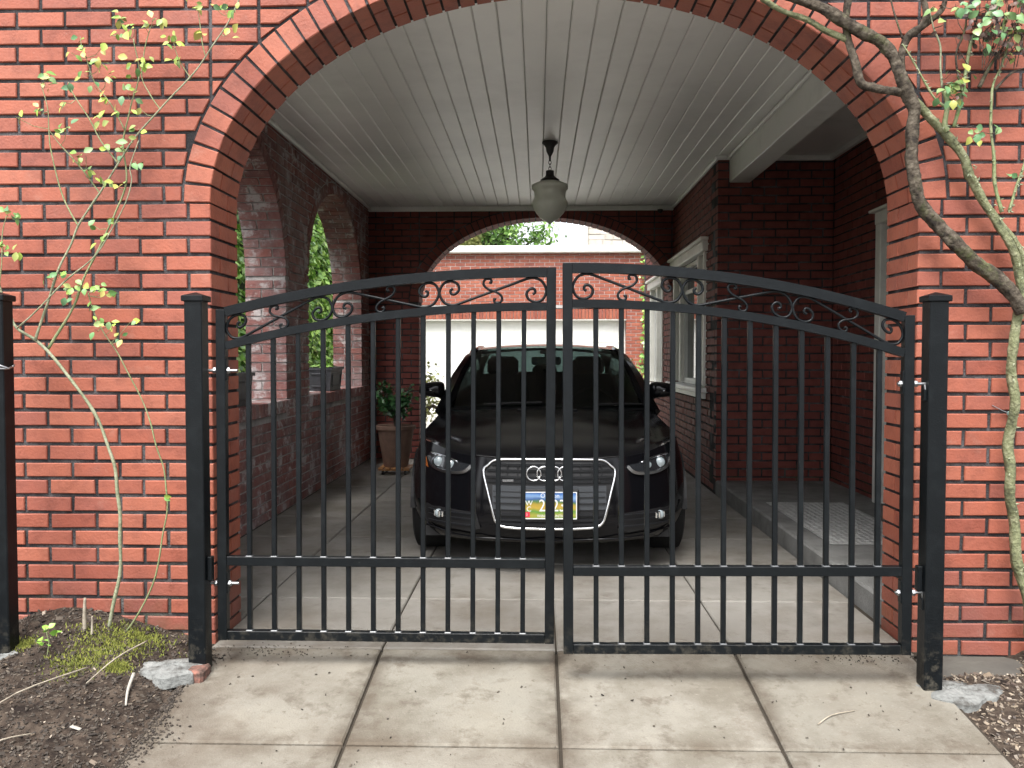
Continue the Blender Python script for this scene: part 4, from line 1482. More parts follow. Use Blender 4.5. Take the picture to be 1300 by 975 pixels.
# headlamps, lower intakes, fog lamps, mirrors
for sg in (-1, 1):
    HLP = [(.738, .668), (.715, .699), (.66, .694), (.60, .681), (.53, .656), (.445, .645), (.49, .598), (.56, .588), (.64, .594), (.71, .622)]
    hp = [(sg * x, z) for x, z in HLP]
    hl = drape(MB(), hp, -.006, rings=6).build('headlight', M['lamp_dark'], car, smooth=True)
    st = [(.452, .640), (.492, .606), (.56, .597), (.64, .603), (.705, .628), (.727, .668)]
    MB().tube([(sg * x, face_y(x, z) - .012, z) for x, z in smooth_pts(st, 4)], 0, rect=(.012, .017), upv=(0, 0, 1)).build('light_strip', M['satin'], hl)
    MB().tube([(sg * x, face_y(x, z) - .010, z) for x, z in smooth_pts([(.535, .657), (.60, .680), (.66, .692), (.71, .696)], 4)], .006, n=6).build('brow', M['satin'], hl, smooth=True)
    px_, pz_ = .655, .650
    yy = face_y(px_, pz_) - .008
    MB().lathe([(.039, .02), (.040, -.004), (.035, -.008), (.033, .0)], n=24, axis='y', c=(sg * px_, yy, pz_)).build('projector_ring', M['satin'], hl, smooth=True, sharp=40)
    MB().lathe([(.033, 0), (.028, -.010), (.017, -.016), (0, -.018)], n=24, axis='y', c=(sg * px_, yy, pz_)).build('projector', M['lamp_lens'], hl, smooth=True)
    MB().lathe([(.024, 0), (.02, -.006), (0, -.008)], n=16, axis='y', c=(sg * .575, face_y(.575, .64) - .008, .640)).build('projector', M['lamp_lens'], hl, smooth=True)
    drape(MB(), [(sg * x, z) for x, z in ((.724, .605), (.745, .612), (.752, .645), (.745, .668), (.735, .635))], -.005, rings=3).build('marker', M['amber'], hl)
    ik = drape(MB(), [(sg * x, z) for x, z in ((.42, .375), (.735, .395), (.765, .33), (.74, .285), (.46, .262), (.395, .285))], -.004, rings=5).build('lower_intake', M['trimblack'], car, smooth=True)
    for z in (.365, .335, .30):
        MB().tube([(sg * x, face_y(x, z) - .010, z) for x in (.43, .5, .58, .66, .72)], 0, rect=(.01, .008), upv=(0, 0, 1)).build('intake_slat', M['grille'], ik)
    fg = MB()
    for x in (.625, .645, .675):
        fg.box((sg * x, face_y(x, .348) - .016, .348), (.013, .012, .034), ch=.003)
    fg.build('fog_light', M['chrome'], ik)
    MB().lathe([(.026, .01), (.026, -.004), (.015, -.01), (0, -.011)], n=16, axis='y', c=(sg * .65, face_y(.65, .348) - .008, .348)).build('fog_lens', M['lamp_lens'], ik, smooth=True)
    MB().tube([(sg * x, face_y(x, z) - .006, z) for x, z in ((.80, .40), (.72, .262), (.55, .236), (.40, .228), (.0, .222))], .006, n=6).build('lip', M['paint'], car, smooth=True)
    # door mirror
    mm = MB()
    cx, cy, cz = sg * .855, 1.52, 1.025

    def mir(a, t):
        th = 2 * math.pi * a
        ph = math.pi * t
        sx = math.copysign(abs(math.cos(th)) ** .55, math.cos(th)); sz = math.copysign(abs(math.sin(th)) ** .55, math.sin(th))
        rr = math.sin(ph) ** .6
        return (cx + .096 * sx * rr, cy - .085 * math.cos(ph), cz + (.056 - .012 * sg * sx) * sz * rr)
    mm.grid(mir, 24, 12)
    mo_ = mm.build('door_mirror', M['paint'], car, smooth=True)
    MB().tube([(sg * .70, 1.50, .925), (sg * .755, 1.52, .962), (sg * .80, 1.52, .985)], [.03, .024, .024], n=8).build('mirror_arm', M['trimblack'], mo_, smooth=True)
    MB().tube([(sg * .80, 1.455, 1.008), (sg * .86, 1.437, 1.022), (sg * .92, 1.47, 1.03)], .005, n=6).build('indicator', M['satin'], mo_, smooth=True)
# washer nozzles and a bonnet shut line
for x in (-.18, .18):
    p = bonnet((x / .75 + 1) / 2, .93)
    MB().box((p[0], p[1], p[2] + .004), (.05, .03, .012), ch=.004).build('washer_nozzle', M['trimblack'], car)
sl_ = MB().tube([(x, face_y(x, .685) - .004, .688 + .012 * (abs(x) / .42) ** 3) for x in np.linspace(-.42, .42, 21)], .003, n=5)
sl_.build('shut_line', M['trimblack'], car)
MB().box((0, 4.70, .72), (.5, .02, .12), ch=.004).build('rear_plate', M['ink'], car)

# ------------------------------------------------------------------ plants
M['leaf'] = mat('rose_leaf', (.14, .30, .08), rough=.45, spec=.4, rand=1, rand_col=[(.08, .19, .07), (.14, .28, .07), (.22, .34, .06), (.09, .20, .10), (.20, .30, .11), (.32, .33, .08)])
M['leaf_tip'] = mat('rose_leaf_young', (.36, .42, .08), rough=.45, spec=.4, rand=1, rand_col=[(.36, .46, .08), (.30, .44, .08), (.42, .34, .10), (.26, .38, .10)])
M['leaf_red'] = mat('leaf_reddish', (.2, .1, .06), rough=.5, rand=1, rand_col=[(.05, .022, .018), (.09, .035, .025), (.06, .04, .028), (.13, .06, .035)])
M['leaf_mid'] = mat('leaf_green', (.10, .22, .07), rough=.4, rand=1, rand_col=[(.07, .17, .06), (.12, .25, .10), (.20, .28, .10), (.30, .30, .06)])
M['stem_green'] = mat('cane_green', (.20, .24, .11), rough=.6, var=(.15, .19, .08), var2=(.27, .28, .15), vscale=18, bump=.4, bscale=90)
M['stem_grey'] = mat('cane_grey', (.24, .26, .16), rough=.7, var=(.16, .18, .11), var2=(.32, .33, .23), vscale=16, bump=.5, bscale=80)
M['bark'] = mat('bark_mossy', (.075, .062, .048), rough=.95, spec=.1, var=(.032, .027, .023), var2=(.135, .115, .09), vscale=26, bump=1.0, bscale=60)
overlay(M['bark'], (.10, .12, .045), 9, .54, .70, .6)
M['bark_cane'] = mat('bark_lichen', (.15, .16, .08), rough=.9, var=(.085, .09, .05), var2=(.25, .25, .15), vscale=24, bump=1.0, bscale=70)


def leaf_mesh(L, Wd, m, name='leaf', fold=.25, droop=.2):
    mb = MB()
    prof = [(0, 0), (.2, .62), (.45, 1.0), (.72, .72), (1.0, 0)]
    vs = []
    for t, w_ in prof:
        y = L * t
        zc = -droop * L * t * t
        if w_ == 0: vs.append((0, y, zc))
        else: vs += [(-Wd * w_ / 2, y, zc + fold * Wd * w_ / 2), (0, y, zc), (Wd * w_ / 2, y, zc + fold * Wd * w_ / 2)]
    fs = [(0, 2, 1), (0, 3, 2)]
    for k in range(2):
        a = 1 + 3 * k
        fs += [(a, a + 1, a + 4, a + 3), (a + 1, a + 2, a + 5, a + 4)]
    fs += [(7, 8, 10), (8, 9, 10)]
    return mb.add(vs, fs).mesh(name, m, smooth=True)


LM = [leaf_mesh(.044, .029, M['leaf']), leaf_mesh(.038, .027, M['leaf'], droop=.35), leaf_mesh(.048, .032, M['leaf_tip']), leaf_mesh(.040, .025, M['leaf_tip'], droop=.1)]


def put_leaf(parent, p, me, sc, out=(0, -1, 0)):
    o = link('leaf', me, parent, p)
    az = rnd.uniform(-math.pi, math.pi)
    nd = Vector((rnd.gauss(0, .55), -1 + rnd.gauss(0, .35), rnd.gauss(.45, .5))).normalized()   # leaf upper side: out from the wall and up
    td = Vector((math.cos(az), rnd.uniform(-.3, .1), math.sin(az) - .25))
    td = (td - nd * td.dot(nd)).normalized()
    o.rotation_euler = Matrix((td.cross(nd), td, nd)).transposed().to_euler()
    o.scale = (sc,) * 3
    return o


def cane(parent, pts, r0, r1, m, name='stem', wob=.0, n=7, knots=0.0, dy=0.0):
    big = r0 > .012
    sp = smooth_pts([(p[0], p[1] + dy, p[2]) for p in pts], 12 if big else 5)
    k = len(sp)
    rr = []
    P3 = []
    for i, p in enumerate(sp):
        t = i / (k - 1)
        r_ = r0 + (r1 - r0) * t
        nz = mnoise.noise(Vector((p[0] * 14, p[2] * 14, r0 * 100)))
        rr.append(max(.0012, r_ * (1 + knots * nz)))
        P3.append((p[0] + wob * mnoise.noise(Vector((p[2] * 6, 1, r0 * 50))), p[1] + wob * mnoise.noise(Vector((p[2] * 6, 7, r0 * 50))), p[2]))
    mb = MB().tube(P3, rr, n=n)
    if big:      # ridged, flaking bark
        for i in range(k):
            c = Vector(P3[i])
            for j in range(n):
                v = Vector(mb.v[i * n + j])
                d = v - c
                f = .10 * mnoise.noise(v * 14) + .26 * mnoise.noise(Vector((j * 1.9, i * .07, r0 * 99))) + .12 * mnoise.noise(Vector((v.x * 90, v.y * 90, v.z * 60)))
                mb.v[i * n + j] = tuple(c + d * (1 + f))
    return mb.build(name, m, parent, smooth=True)


def xz(lst, y):
    return [(a, y, b) for a, b in lst]


rose = tag(empty('climbing_rose', (-1.905, 3.62, .04)), 'slender climbing rose with arching green canes and yellow-green leaves on the wall', 'rose')
rose.matrix_world = Matrix.Identity(4)
STEMS = [
 (.0115, .007, 0, [(-1.908, .001), (-1.86, .124), (-1.823, .287), (-1.804, .49), (-1.806, .651), (-1.829, .812), (-1.887, .973), (-1.957, 1.104), (-2.055, 1.243), (-2.156, 1.341), (-2.252, 1.399), (-2.292, 1.477), (-2.311, 1.558), (-2.325, 1.689)]),
 (.0085, .0028, -.01, [(-2.159, 1.345), (-2.13, 1.453), (-2.069, 1.581), (-2.036, 1.668), (-1.994, 1.755), (-1.962, 1.832), (-1.902, 1.919), (-1.86, 1.976), (-1.783, 2.092), (-1.698, 2.215), (-1.6, 2.32), (-1.473, 2.451), (-1.401, 2.536), (-1.318, 2.67), (-1.246, 2.794)]),
 (.0085, .0028, .01, [(-2.112, 1.307), (-2.048, 1.422), (-1.991, 1.517), (-1.948, 1.604), (-1.906, 1.691), (-1.856, 1.795), (-1.807, 1.895), (-1.757, 2.022), (-1.768, 2.185), (-1.739, 2.321), (-1.695, 2.486), (-1.721, 2.622)]),
 (.0055, .0022, -.03, [(-2.231, 1.395), (-2.112, 1.5), (-1.989, 1.608), (-1.889, 1.691), (-1.825, 1.785), (-1.748, 1.918), (-1.716, 2.015), (-1.722, 2.078), (-1.683, 2.185)]),
 (.005, .002, -.01, [(-1.962, 1.832), (-1.998, 1.896), (-2.031, 1.977), (-2.069, 2.134), (-2.081, 2.244), (-2.086, 2.341), (-2.115, 2.434)]),
 (.0045, .002, 0, [(-1.867, 1.969), (-1.937, 2.063), (-2.034, 2.174), (-2.088, 2.244)]),
 (.0045, .002, -.01, [(-1.783, 2.092), (-1.853, 2.186), (-1.906, 2.283), (-1.976, 2.393), (-1.995, 2.439)]),
 (.0042, .002, 0, [(-1.76, 2.242), (-1.82, 2.352), (-1.89, 2.445), (-1.915, 2.541)]),
 (.0042, .002, -.01, [(-1.6, 2.32), (-1.639, 2.377), (-1.679, 2.456), (-1.661, 2.552), (-1.639, 2.667)]),
 (.0035, .0018, 0, [(-1.401, 2.536), (-1.426, 2.645), (-1.442, 2.753)]),
 (.0035, .0018, 0, [(-1.473, 2.451), (-1.512, 2.517), (-1.538, 2.6)]),
 (.006, .0025, .005, [(-1.893, -.02), (-1.791, .085), (-1.684, .247), (-1.633, .45), (-1.599, .611), (-1.608, .754), (-1.645, .894), (-1.693, 1.053), (-1.782, 1.253), (-1.88, 1.392), (-1.92, 1.479), (-1.929, 1.547)]),
 (.004, .002, 0, [(-2.311, 1.558), (-2.302, 1.656), (-2.302, 1.79), (-2.28, 1.874)])]
for i, (r0, r1, dy, pts) in enumerate(STEMS):
    cane(rose, xz(pts, 3.62 + dy), r0 * .72, r1 * .85, M['stem_grey'] if i in (0, 1, 3) else M['stem_green'], wob=.012, knots=.25)
LV = [(-2.072, 2.45), (-2.079, 2.424), (-2.058, 2.463), (-2.115, 2.319), (-2.129, 2.309), (-2.194, 2.28), (-1.995, 2.417), (-1.94, 2.63), (-1.891, 2.514), (-1.916, 2.465), (-1.959, 2.548), (-1.924, 2.574), (-1.77, 2.703), (-1.754, 2.684), (-1.771, 2.628), (-1.738, 2.638), (-1.687, 2.644), (-1.706, 2.529), (-1.672, 2.496), (-1.645, 2.518), (-1.637, 2.643), (-1.619, 2.682), (-1.585, 2.691), (-1.553, 2.626), (-1.519, 2.609), (-1.537, 2.576), (-1.521, 2.504), (-1.51, 2.527), (-1.451, 2.745), (-1.417, 2.745), (-1.35, 2.731), (-1.317, 2.737), (-1.267, 2.711), (-1.402, 2.624), (-1.301, 2.623), (-1.823, 2.573), (-1.841, 2.498), (-1.808, 2.448), (-1.859, 2.409), (-1.827, 2.343), (-1.725, 2.381), (-1.708, 2.381), (-1.713, 2.457), (-1.675, 2.315), (-1.777, 2.299), (-1.996, 2.341), (-2.032, 2.235), (-1.981, 2.235), (-1.845, 2.234), (-1.851, 2.277), (-1.83, 2.161), (-1.693, 2.239), (-1.728, 2.19), (-1.779, 2.144), (-1.695, 2.1), (-1.949, 2.119), (-1.898, 2.112), (-1.916, 2.052), (-1.849, 2.025), (-1.781, 2.001), (-1.747, 2.001), (-1.801, 1.852), (-1.886, 1.829), (-1.853, 1.769), (-2.243, 1.888), (-2.219, 1.881), (-2.263, 1.737), (-2.222, 1.727), (-2.077, 1.609), (-2.043, 1.613), (-2.01, 1.552), (-1.993, 1.535), (-1.951, 1.586), (-1.907, 1.569), (-1.873, 1.569), (-1.84, 1.545), (-1.823, 1.535), (-1.909, 1.478), (-1.858, 1.435), (-1.825, 1.418), (-1.79, 1.424), (-1.876, 1.391), (-1.739, 1.424), (-1.802, 1.351), (-1.764, 1.357), (-1.579, .686)]
allst = [(p[0], p[1]) for s_ in STEMS for p in smooth_pts(s_[3], 4)]
twigs = MB()
for x, z in LV:
    q = min(allst, key=lambda s_: (s_[0] - x) ** 2 + (s_[1] - z) ** 2)
    d = math.dist(q, (x, z))
    yl = 3.59 + rnd.uniform(-.03, .02)
    twigs.tube([(q[0], 3.615, q[1]), ((q[0] + x) / 2, 3.60, (q[1] + z) / 2 - .01), (x, yl, z)], [.0016, .0013, .001], n=4, cap=False)
    young = z > 2.25 and rnd.random() < .6
    for k in range(rnd.choice((2, 3, 3, 4))):
        me = LM[rnd.choice((2, 3))] if young and rnd.random() < .75 else LM[rnd.choice((0, 1, 1, 3))]
        put_leaf(rose, (x + rnd.uniform(-.022, .022), yl + rnd.uniform(-.015, .015), z + rnd.uniform(-.018, .018)), me, rnd.uniform(.6, 1.12))
twigs.build('leaf_stalks', M['stem_green'], rose)['kind'] = 'stuff'

# the old vine on the right pier
vine = tag(empty('climbing_vine', (2.1, 3.63, -.05)), 'old woody vine with a gnarled trunk arching over the brick pier', 'vine')
vine.matrix_world = Matrix.Identity(4)
V = [
 ('trunk', .0285, .021, 'bark', [(2.015, 1.464), (1.93, 1.591), (1.825, 1.667), (1.719, 1.765), (1.666, 1.834), (1.598, 1.916), (1.558, 2.007), (1.537, 2.088), (1.543, 2.14), (1.548, 2.226), (1.553, 2.302), (1.523, 2.377), (1.483, 2.464), (1.453, 2.532), (1.407, 2.584), (1.333, 2.624), (1.258, 2.67), (1.183, 2.714), (1.108, 2.745), (1.001, 2.785)]),
 ('branch', .019, .014, 'bark', [(1.53, 2.373), (1.459, 2.38), (1.397, 2.391), (1.344, 2.414), (1.32, 2.505), (1.288, 2.602), (1.28, 2.676), (1.295, 2.77)]),
 ('branch', .014, .010, 'bark_cane', [(1.291, 2.595), (1.259, 2.608), (1.184, 2.64), (1.109, 2.684), (1.034, 2.711), (.985, 2.737), (.936, 2.773)]),
 ('branch', .018, .013, 'bark', [(1.509, 2.441), (1.513, 2.532), (1.534, 2.605), (1.593, 2.65), (1.608, 2.701), (1.597, 2.77)]),
 ('branch', .013, .009, 'bark', [(1.593, 2.65), (1.651, 2.694), (1.681, 2.729), (1.697, 2.77)]),
 ('cane', .018, .016, 'bark_cane', [(1.546, 2.36), (1.636, 2.279), (1.712, 2.202), (1.766, 2.113), (1.79, 2.038), (1.826, 1.997), (1.902, 1.862), (1.957, 1.758), (2.011, 1.65), (2.031, 1.545), (2.016, 1.444)]),
 ('cane', .013, .012, 'bark_cane', [(1.772, 2.126), (1.819, 2.028), (1.857, 1.953), (1.941, 1.832), (2.018, 1.712), (2.058, 1.611)]),
 ('cane', .019, .021, 'bark_cane', [(2.013, 1.464), (1.995, 1.344), (1.992, 1.224), (1.991, 1.02), (1.985, .816), (1.985, .722), (2.012, .539), (2.027, .419), (2.049, .309), (2.088, .122), (2.111, -.08)]),
 ('twig', .0075, .004, 'stem_green', [(1.933, 1.876), (1.901, 2.021), (1.89, 2.149), (1.88, 2.373), (1.921, 2.482), (1.952, 2.597)]),
 ('twig', .007, .004, 'bark', [(1.892, 2.38), (1.958, 2.447), (2.019, 2.468)]),
 ('twig', .007, .004, 'stem_green', [(1.963, 1.878), (2.005, 2.017), (2.029, 2.13)]),
 ('twig', .012, .009, 'stem_green', [(1.709, 2.213), (1.696, 2.239), (1.701, 2.322), (1.687, 2.375)]),
 ('twig', .008, .007, 'stem_green', [(1.733, 2.229), (1.761, 2.374), (1.781, 2.5), (1.793, 2.58)]),
 ('twig', .005, .003, 'stem_green', [(1.695, 2.31), (1.649, 2.344), (1.603, 2.419), (1.558, 2.502), (1.514, 2.57)]),
 ('twig', .005, .003, 'stem_grey', [(1.677, 2.391), (1.67, 2.472), (1.668, 2.559), (1.638, 2.634), (1.621, 2.707)]),
 ('twig', .0045, .003, 'bark', [(1.512, 2.591), (1.482, 2.68), (1.463, 2.757)]),
 ('twig', .005, .003, 'bark', [(1.755, 2.374), (1.733, 2.52), (1.763, 2.616), (1.774, 2.712)]),
 ('twig', .008, .004, 'bark', [(1.828, 2.39), (1.868, 2.47), (1.909, 2.534), (1.968, 2.613)])]
vst = []
for i, (nm, r0, r1, mm, pts) in enumerate(V):
    big = r0 > .012
    dy = {0: 0.0, 5: .012, 6: .02}.get(i, -.01 if not big else .004)
    cane(vine, xz(pts, 3.655 + dy - (.0 if not big else r0 * .6)), r0, r1, M[mm], name=nm, wob=.02 if big else .01, knots=.16 if big else .3, n=18 if big else 6)
    vst += [(p[0], p[1]) for p in smooth_pts(pts, 4)]
th = MB()
for k in range(150):      # thorns and buds
    nm, r0, r1, mm, pts = V[rnd.choice((5, 6, 7, 8, 8, 10, 10, 12, 13))]
    sp = smooth_pts(pts, 5)
    p = rnd.choice(sp)
    a = rnd.uniform(0, 2 * math.pi)
    d = Vector((math.cos(a), -.7, math.sin(a))).normalized()
    o = Vector((p[0], 3.645 - r0 * .5, p[1]))
    th.tube([o + d * r0 * .7, o + d * (r0 + .009)], [.004, .0006], n=4, cap=False)
th.build('thorns', M['stem_grey'], vine)['kind'] = 'stuff'
LM2 = [leaf_mesh(.042, .034, M['leaf_mid']), leaf_mesh(.038, .03, M['leaf_mid'], droop=.35), leaf_mesh(.034, .024, M['leaf_red']), leaf_mesh(.03, .02, M['leaf_red'], droop=.5)]
RL = [(1.623, 2.709), (1.703, 2.699), (1.725, 2.692), (1.782, 2.676), (1.672, 2.645), (1.76, 2.66), (1.798, 2.628), (1.815, 2.603), (1.852, 2.634), (1.87, 2.684), (1.914, 2.665), (1.924, 2.633), (1.894, 2.58), (1.861, 2.643), (1.829, 2.685), (1.945, 2.705), (1.876, 2.712), (1.904, 2.548), (1.941, 2.595), (1.958, 2.658), (1.676, 2.423), (1.708, 2.407), (1.661, 2.376), (1.74, 2.375), (1.724, 2.344), (1.693, 2.328), (1.822, 2.199), (1.885, 2.205), (1.775, 2.168), (1.79, 2.222), (1.645, 2.344), (1.748, 2.423), (1.939, 2.017)]
tw2 = MB()
for x, z in RL:
    yl = 3.58 + rnd.uniform(-.03, .03)
    q = min(vst, key=lambda s_: (s_[0] - x) ** 2 + (s_[1] - z) ** 2)
    tw2.tube([(q[0], 3.64, q[1]), ((q[0] + x) / 2, 3.61, (q[1] + z) / 2 - .008), (x, yl, z)], [.002, .0016, .0012], n=4, cap=False)
    for k in range(rnd.choice((2, 2, 3))):
        put_leaf(vine, (x + rnd.uniform(-.025, .025), yl + rnd.uniform(-.02, .02), z + rnd.uniform(-.02, .02)), rnd.choice(LM2[:2]), rnd.uniform(.7, 1.15))
for k in range(230):
    x, z = rnd.gauss(1.90, .085), rnd.uniform(2.50, 2.86)
    put_leaf(vine, (x, 3.60 + rnd.uniform(-.06, .08), z), rnd.choice(LM2[2:] if rnd.random() < .8 else LM2[:2]), rnd.uniform(.7, 1.1))
for k in range(26):
    x, z = rnd.gauss(1.72, .03), rnd.gauss(2.37, .03)
    put_leaf(vine, (x, 3.61 + rnd.uniform(-.03, .03), z), rnd.choice((LM2[2], LM2[1], LM[1])), rnd.uniform(.5, .9))
for k in range(40):
    a = Vector((rnd.gauss(1.88, .07), 3.62, rnd.uniform(2.45, 2.62)))
    b = a + Vector((rnd.uniform(-.06, .08), rnd.uniform(-.05, .05), rnd.uniform(.08, .24)))
    tw2.tube([a, (a + b) / 2 + Vector((rnd.uniform(-.02, .02), 0, 0)), b], [.002, .0016, .001], n=4, cap=False)
tw2.build('fine_twigs', M['bark'], vine)['kind'] = 'stuff'


def leaf_cloud(n, pos, L, Wd, m, parent, name, up=.4):
    """many small leaves; pos() gives a point and an outward direction"""
    vs, fs = [], []
    for i in range(n):
        p, d = pos()
        d = (Vector(d) + Vector((rnd.gauss(0, .5), rnd.gauss(0, .5), rnd.gauss(up, .5)))).normalized()
        t = d.orthogonal().normalized()
        t = (Matrix.Rotation(rnd.uniform(0, 6.28), 3, d) @ t)
        s_ = t.cross(d)
        l, w_ = L * rnd.uniform(.6, 1.3), Wd * rnd.uniform(.6, 1.3)
        p = Vector(p)
        k = len(vs)
        vs += [p, p + t * l * .5 + s_ * w_ * .5 - d * l * .08, p + t * l - d * l * .2, p + t * l * .5 - s_ * w_ * .5 - d * l * .08]
        fs += [(k, k + 1, k + 2), (k, k + 2, k + 3)]
    o = MB().add(vs, fs).build(name, m, parent)
    return o


# ivy hedge outside the side wall
M['ivy'] = mat('ivy_leaf', (.12, .27, .05), rough=.35, spec=.5, rand=1, rand_col=[(.06, .15, .03), (.15, .31, .05), (.24, .44, .07), (.34, .54, .11), (.12, .26, .06), (.40, .56, .15)])
M['hedge_core'] = mat('hedge_core', (.03, .055, .02), rough=.9)
hedge = tag(empty('ivy_hedge', (-4.2, 10, 0)), 'tall sunlit ivy hedge seen through the arched openings of the side wall', 'hedge')
hedge.matrix_world = Matrix.Identity(4)
MB().grid(lambda a, t: (-4.45 + .08 * math.sin(a * 60) - .1 * t, 6.5 + 13.5 * a, 4.35 * t), 40, 10).build('inner_twigs', M['hedge_core'], hedge)


def hpos():
    y, z = rnd.uniform(6.6, 19.6), rnd.uniform(.2, 4.45)
    return (-4.18 + .14 * mnoise.noise(Vector((y * 1.6, z * 1.6, 3))) + rnd.uniform(-.12, .10), y, z), (1, 0, .3)


fo = leaf_cloud(21000, hpos, .13, .105, M['ivy'], hedge, 'foliage')
fo['kind'] = 'stuff'

# planter boxes on the two sills
M['planter'] = mat('dark_planter', (.04, .042, .05), rough=.55, var=(.03, .031, .036), var2=(.06, .062, .07), vscale=12)
for y0, lab in ((5.72, 'dark moulded planter box on the sill of the nearer arched opening'), (8.60, 'dark moulded planter box on the sill of the farther arched opening')):
    pb_ = tag(empty('planter_box', (-2.22, y0 + .25, zsill)), lab, 'planter', 'planter boxes on the sills')
    b = MB()
    vs = []
    for w_, l, z in ((.105, .23, .002), (.125, .25, .215), (.14, .262, .215), (.14, .262, .24), (.115, .235, .24), (.11, .23, .19)):
        vs += [(-w_, -l, z), (w_, -l, z), (w_, l, z), (-w_, l, z)]
    fs = [(3, 2, 1, 0)] + [(4 * i + q, 4 * i + (q + 1) % 4, 4 * i + 4 + (q + 1) % 4, 4 * i + 4 + q) for i in range(5) for q in range(4)]
    b.add(vs, fs).build('box', M['planter'], pb_)
    mo2 = MB()
    for z in (.05, .175):
        mo2.box((.121, 0, z), (.012, .36, .012), rot=Euler((0, R(5), 0)), ch=.003)
    for y_ in (-.18, .18): mo2.box((.119, y_, .112), (.012, .012, .11), rot=Euler((0, R(5), 0)), ch=.003)
    mo2.box((0, -.243, .05), (.15, .012, .012), ch=.003).box((0, -.254, .175), (.15, .012, .012), ch=.003)
    mo2.build('moulding', M['planter'], pb_)
    MB().box((0, 0, .195), (.215, .45, .02)).build('earth', M['soil'], pb_)
    tr = leaf_cloud(90, lambda: ((rnd.uniform(-.1, .06), rnd.uniform(-.2, .2), .21 + abs(rnd.gauss(0, .03))), (0, 0, 1)), .06, .05, M['ivy'], pb_, 'foliage')

# potted shrub on a wooden dolly
M['terracotta'] = mat('clay_pot', (.25, .155, .115), rough=.8, var=(.20, .125, .095), var2=(.30, .19, .14), vscale=7, bump=.2)
M['wood'] = mat('wood_slat', (.42, .20, .07), rough=.55, var=(.34, .15, .05), var2=(.5, .26, .1), vscale=9)
PX_, PY_ = -1.54, 9.2
dl = tag(empty('plant_dolly', (PX_, PY_, 0)), 'small slatted wooden dolly on black castors under the clay pot', 'dolly')
for k in range(5):
    MB().box((-.14 + .07 * k, 0, .068), (.055, .32, .018), ch=.003).build('slat', M['wood'], dl)
for sy in (-.13, .13): MB().box((0, sy, .052), (.33, .03, .014)).build('batten', M['wood'], dl)
for sx in (-.12, .12):
    for sy in (-.12, .12):
        MB().lathe([(.006, -.012), (.024, -.012), (.024, .012), (.006, .012)], n=14, axis='x', c=(sx, sy, .024)).build('castor', M['trimblack'], dl)
pp = tag(empty('potted_shrub', (PX_, PY_, .078)), 'glossy green shrub in a tall tapered clay pot beside the car', 'potted plant')
MB().lathe([(0, 0), (.125, 0), (.135, .02), (.195, .40), (.214, .405), (.217, .44), (.205, .446), (.195, .44), (.188, .40)], n=36).build('pot', M['terracotta'], pp, smooth=True, sharp=35)
MB().lathe([(.189, .405), (.1, .415), (0, .42)], n=20).build('earth', M['soil'], pp)
stm = MB()
br_ = []
for k in range(9):
    a = rnd.uniform(0, 6.28)
    e = (.20 * math.cos(a) * rnd.uniform(.4, 1), .20 * math.sin(a) * rnd.uniform(.4, 1), .62 + rnd.uniform(0, .32))
    stm.tube(smooth_pts([(0, 0, .40), (e[0] * .25, e[1] * .25, .55), e], 4), [.009 - .0007 * i for i in range(9)], n=5)
    br_.append(e)
stm.build('stem', M['bark'], pp)
M['camellia'] = mat('shrub_leaf', (.03, .10, .03), rough=.3, spec=.6, rand=1, rand_col=[(.02, .075, .025), (.035, .12, .035), (.06, .18, .05), (.03, .09, .04)])


def spos():
    e = rnd.choice(br_)
    t = rnd.uniform(.45, 1.08)
    return (e[0] * t + rnd.gauss(0, .04), e[1] * t + rnd.gauss(0, .04), .5 + (e[2] - .5) * t + rnd.gauss(0, .035)), (e[0], e[1], .3)


leaf_cloud(420, spos, .075, .045, M['camellia'], pp, 'foliage')

# trees and shrubs beyond the garage and in the courtyard
M['tree_leaf'] = mat('tree_leaf', (.14, .27, .06), rough=.5, rand=1, rand_col=[(.08, .19, .04), (.15, .30, .06), (.22, .38, .08), (.18, .30, .10)])
M['willow'] = mat('willow_leaf', (.3, .32, .1), rough=.5, rand=1, rand_col=[(.24, .27, .08), (.34, .36, .12), (.4, .38, .15), (.2, .26, .08)])


def tree(name, label, cat, x, y, h, rx, rz, zc, n, m, leaf, group=None, droop=False, base=0.0):
    t = tag(empty(name, (x, y, base)), label, cat, group)
    tr = MB()
    tr.tube(smooth_pts([(0, 0, 0), (.1, .05, h * .3), (-.05, 0, h * .55), (.05, 0, h * .85)], 5), [.16 * (1 - i / 18) * h / 6 for i in range(16)], n=9)
    tips = []
    for k in range(14):
        a = rnd.uniform(0, 6.28)
        b = rnd.uniform(-.9, 1)
        e = Vector((rx * .75 * math.cos(a) * math.sqrt(1 - b * b * .8), rx * .75 * math.sin(a) * math.sqrt(1 - b * b * .8), zc + rz * .75 * b))
        s_ = Vector((0, 0, max(h * .25, e.z - rz * .7)))
        tr.tube(smooth_pts([s_, s_ * .5 + e * .5 + Vector((0, 0, .2)), e], 4), [.05 * (1 - i / 10) + .006 for i in range(9)], n=5)
        tips.append(e)
    tr.build('trunk', M['bark'], t)

    def pos():
        e = rnd.choice(tips)
        d = Vector((rnd.gauss(0, 1), rnd.gauss(0, 1), rnd.gauss(0, 1))) * rx * .20
        if droop: d.z = -abs(rnd.gauss(0, 1)) * rz * .35; d.x *= .6
        p = e + d
        return p, d
    leaf_cloud(n, pos, leaf, leaf * .6, m, t, 'crown')
    return t


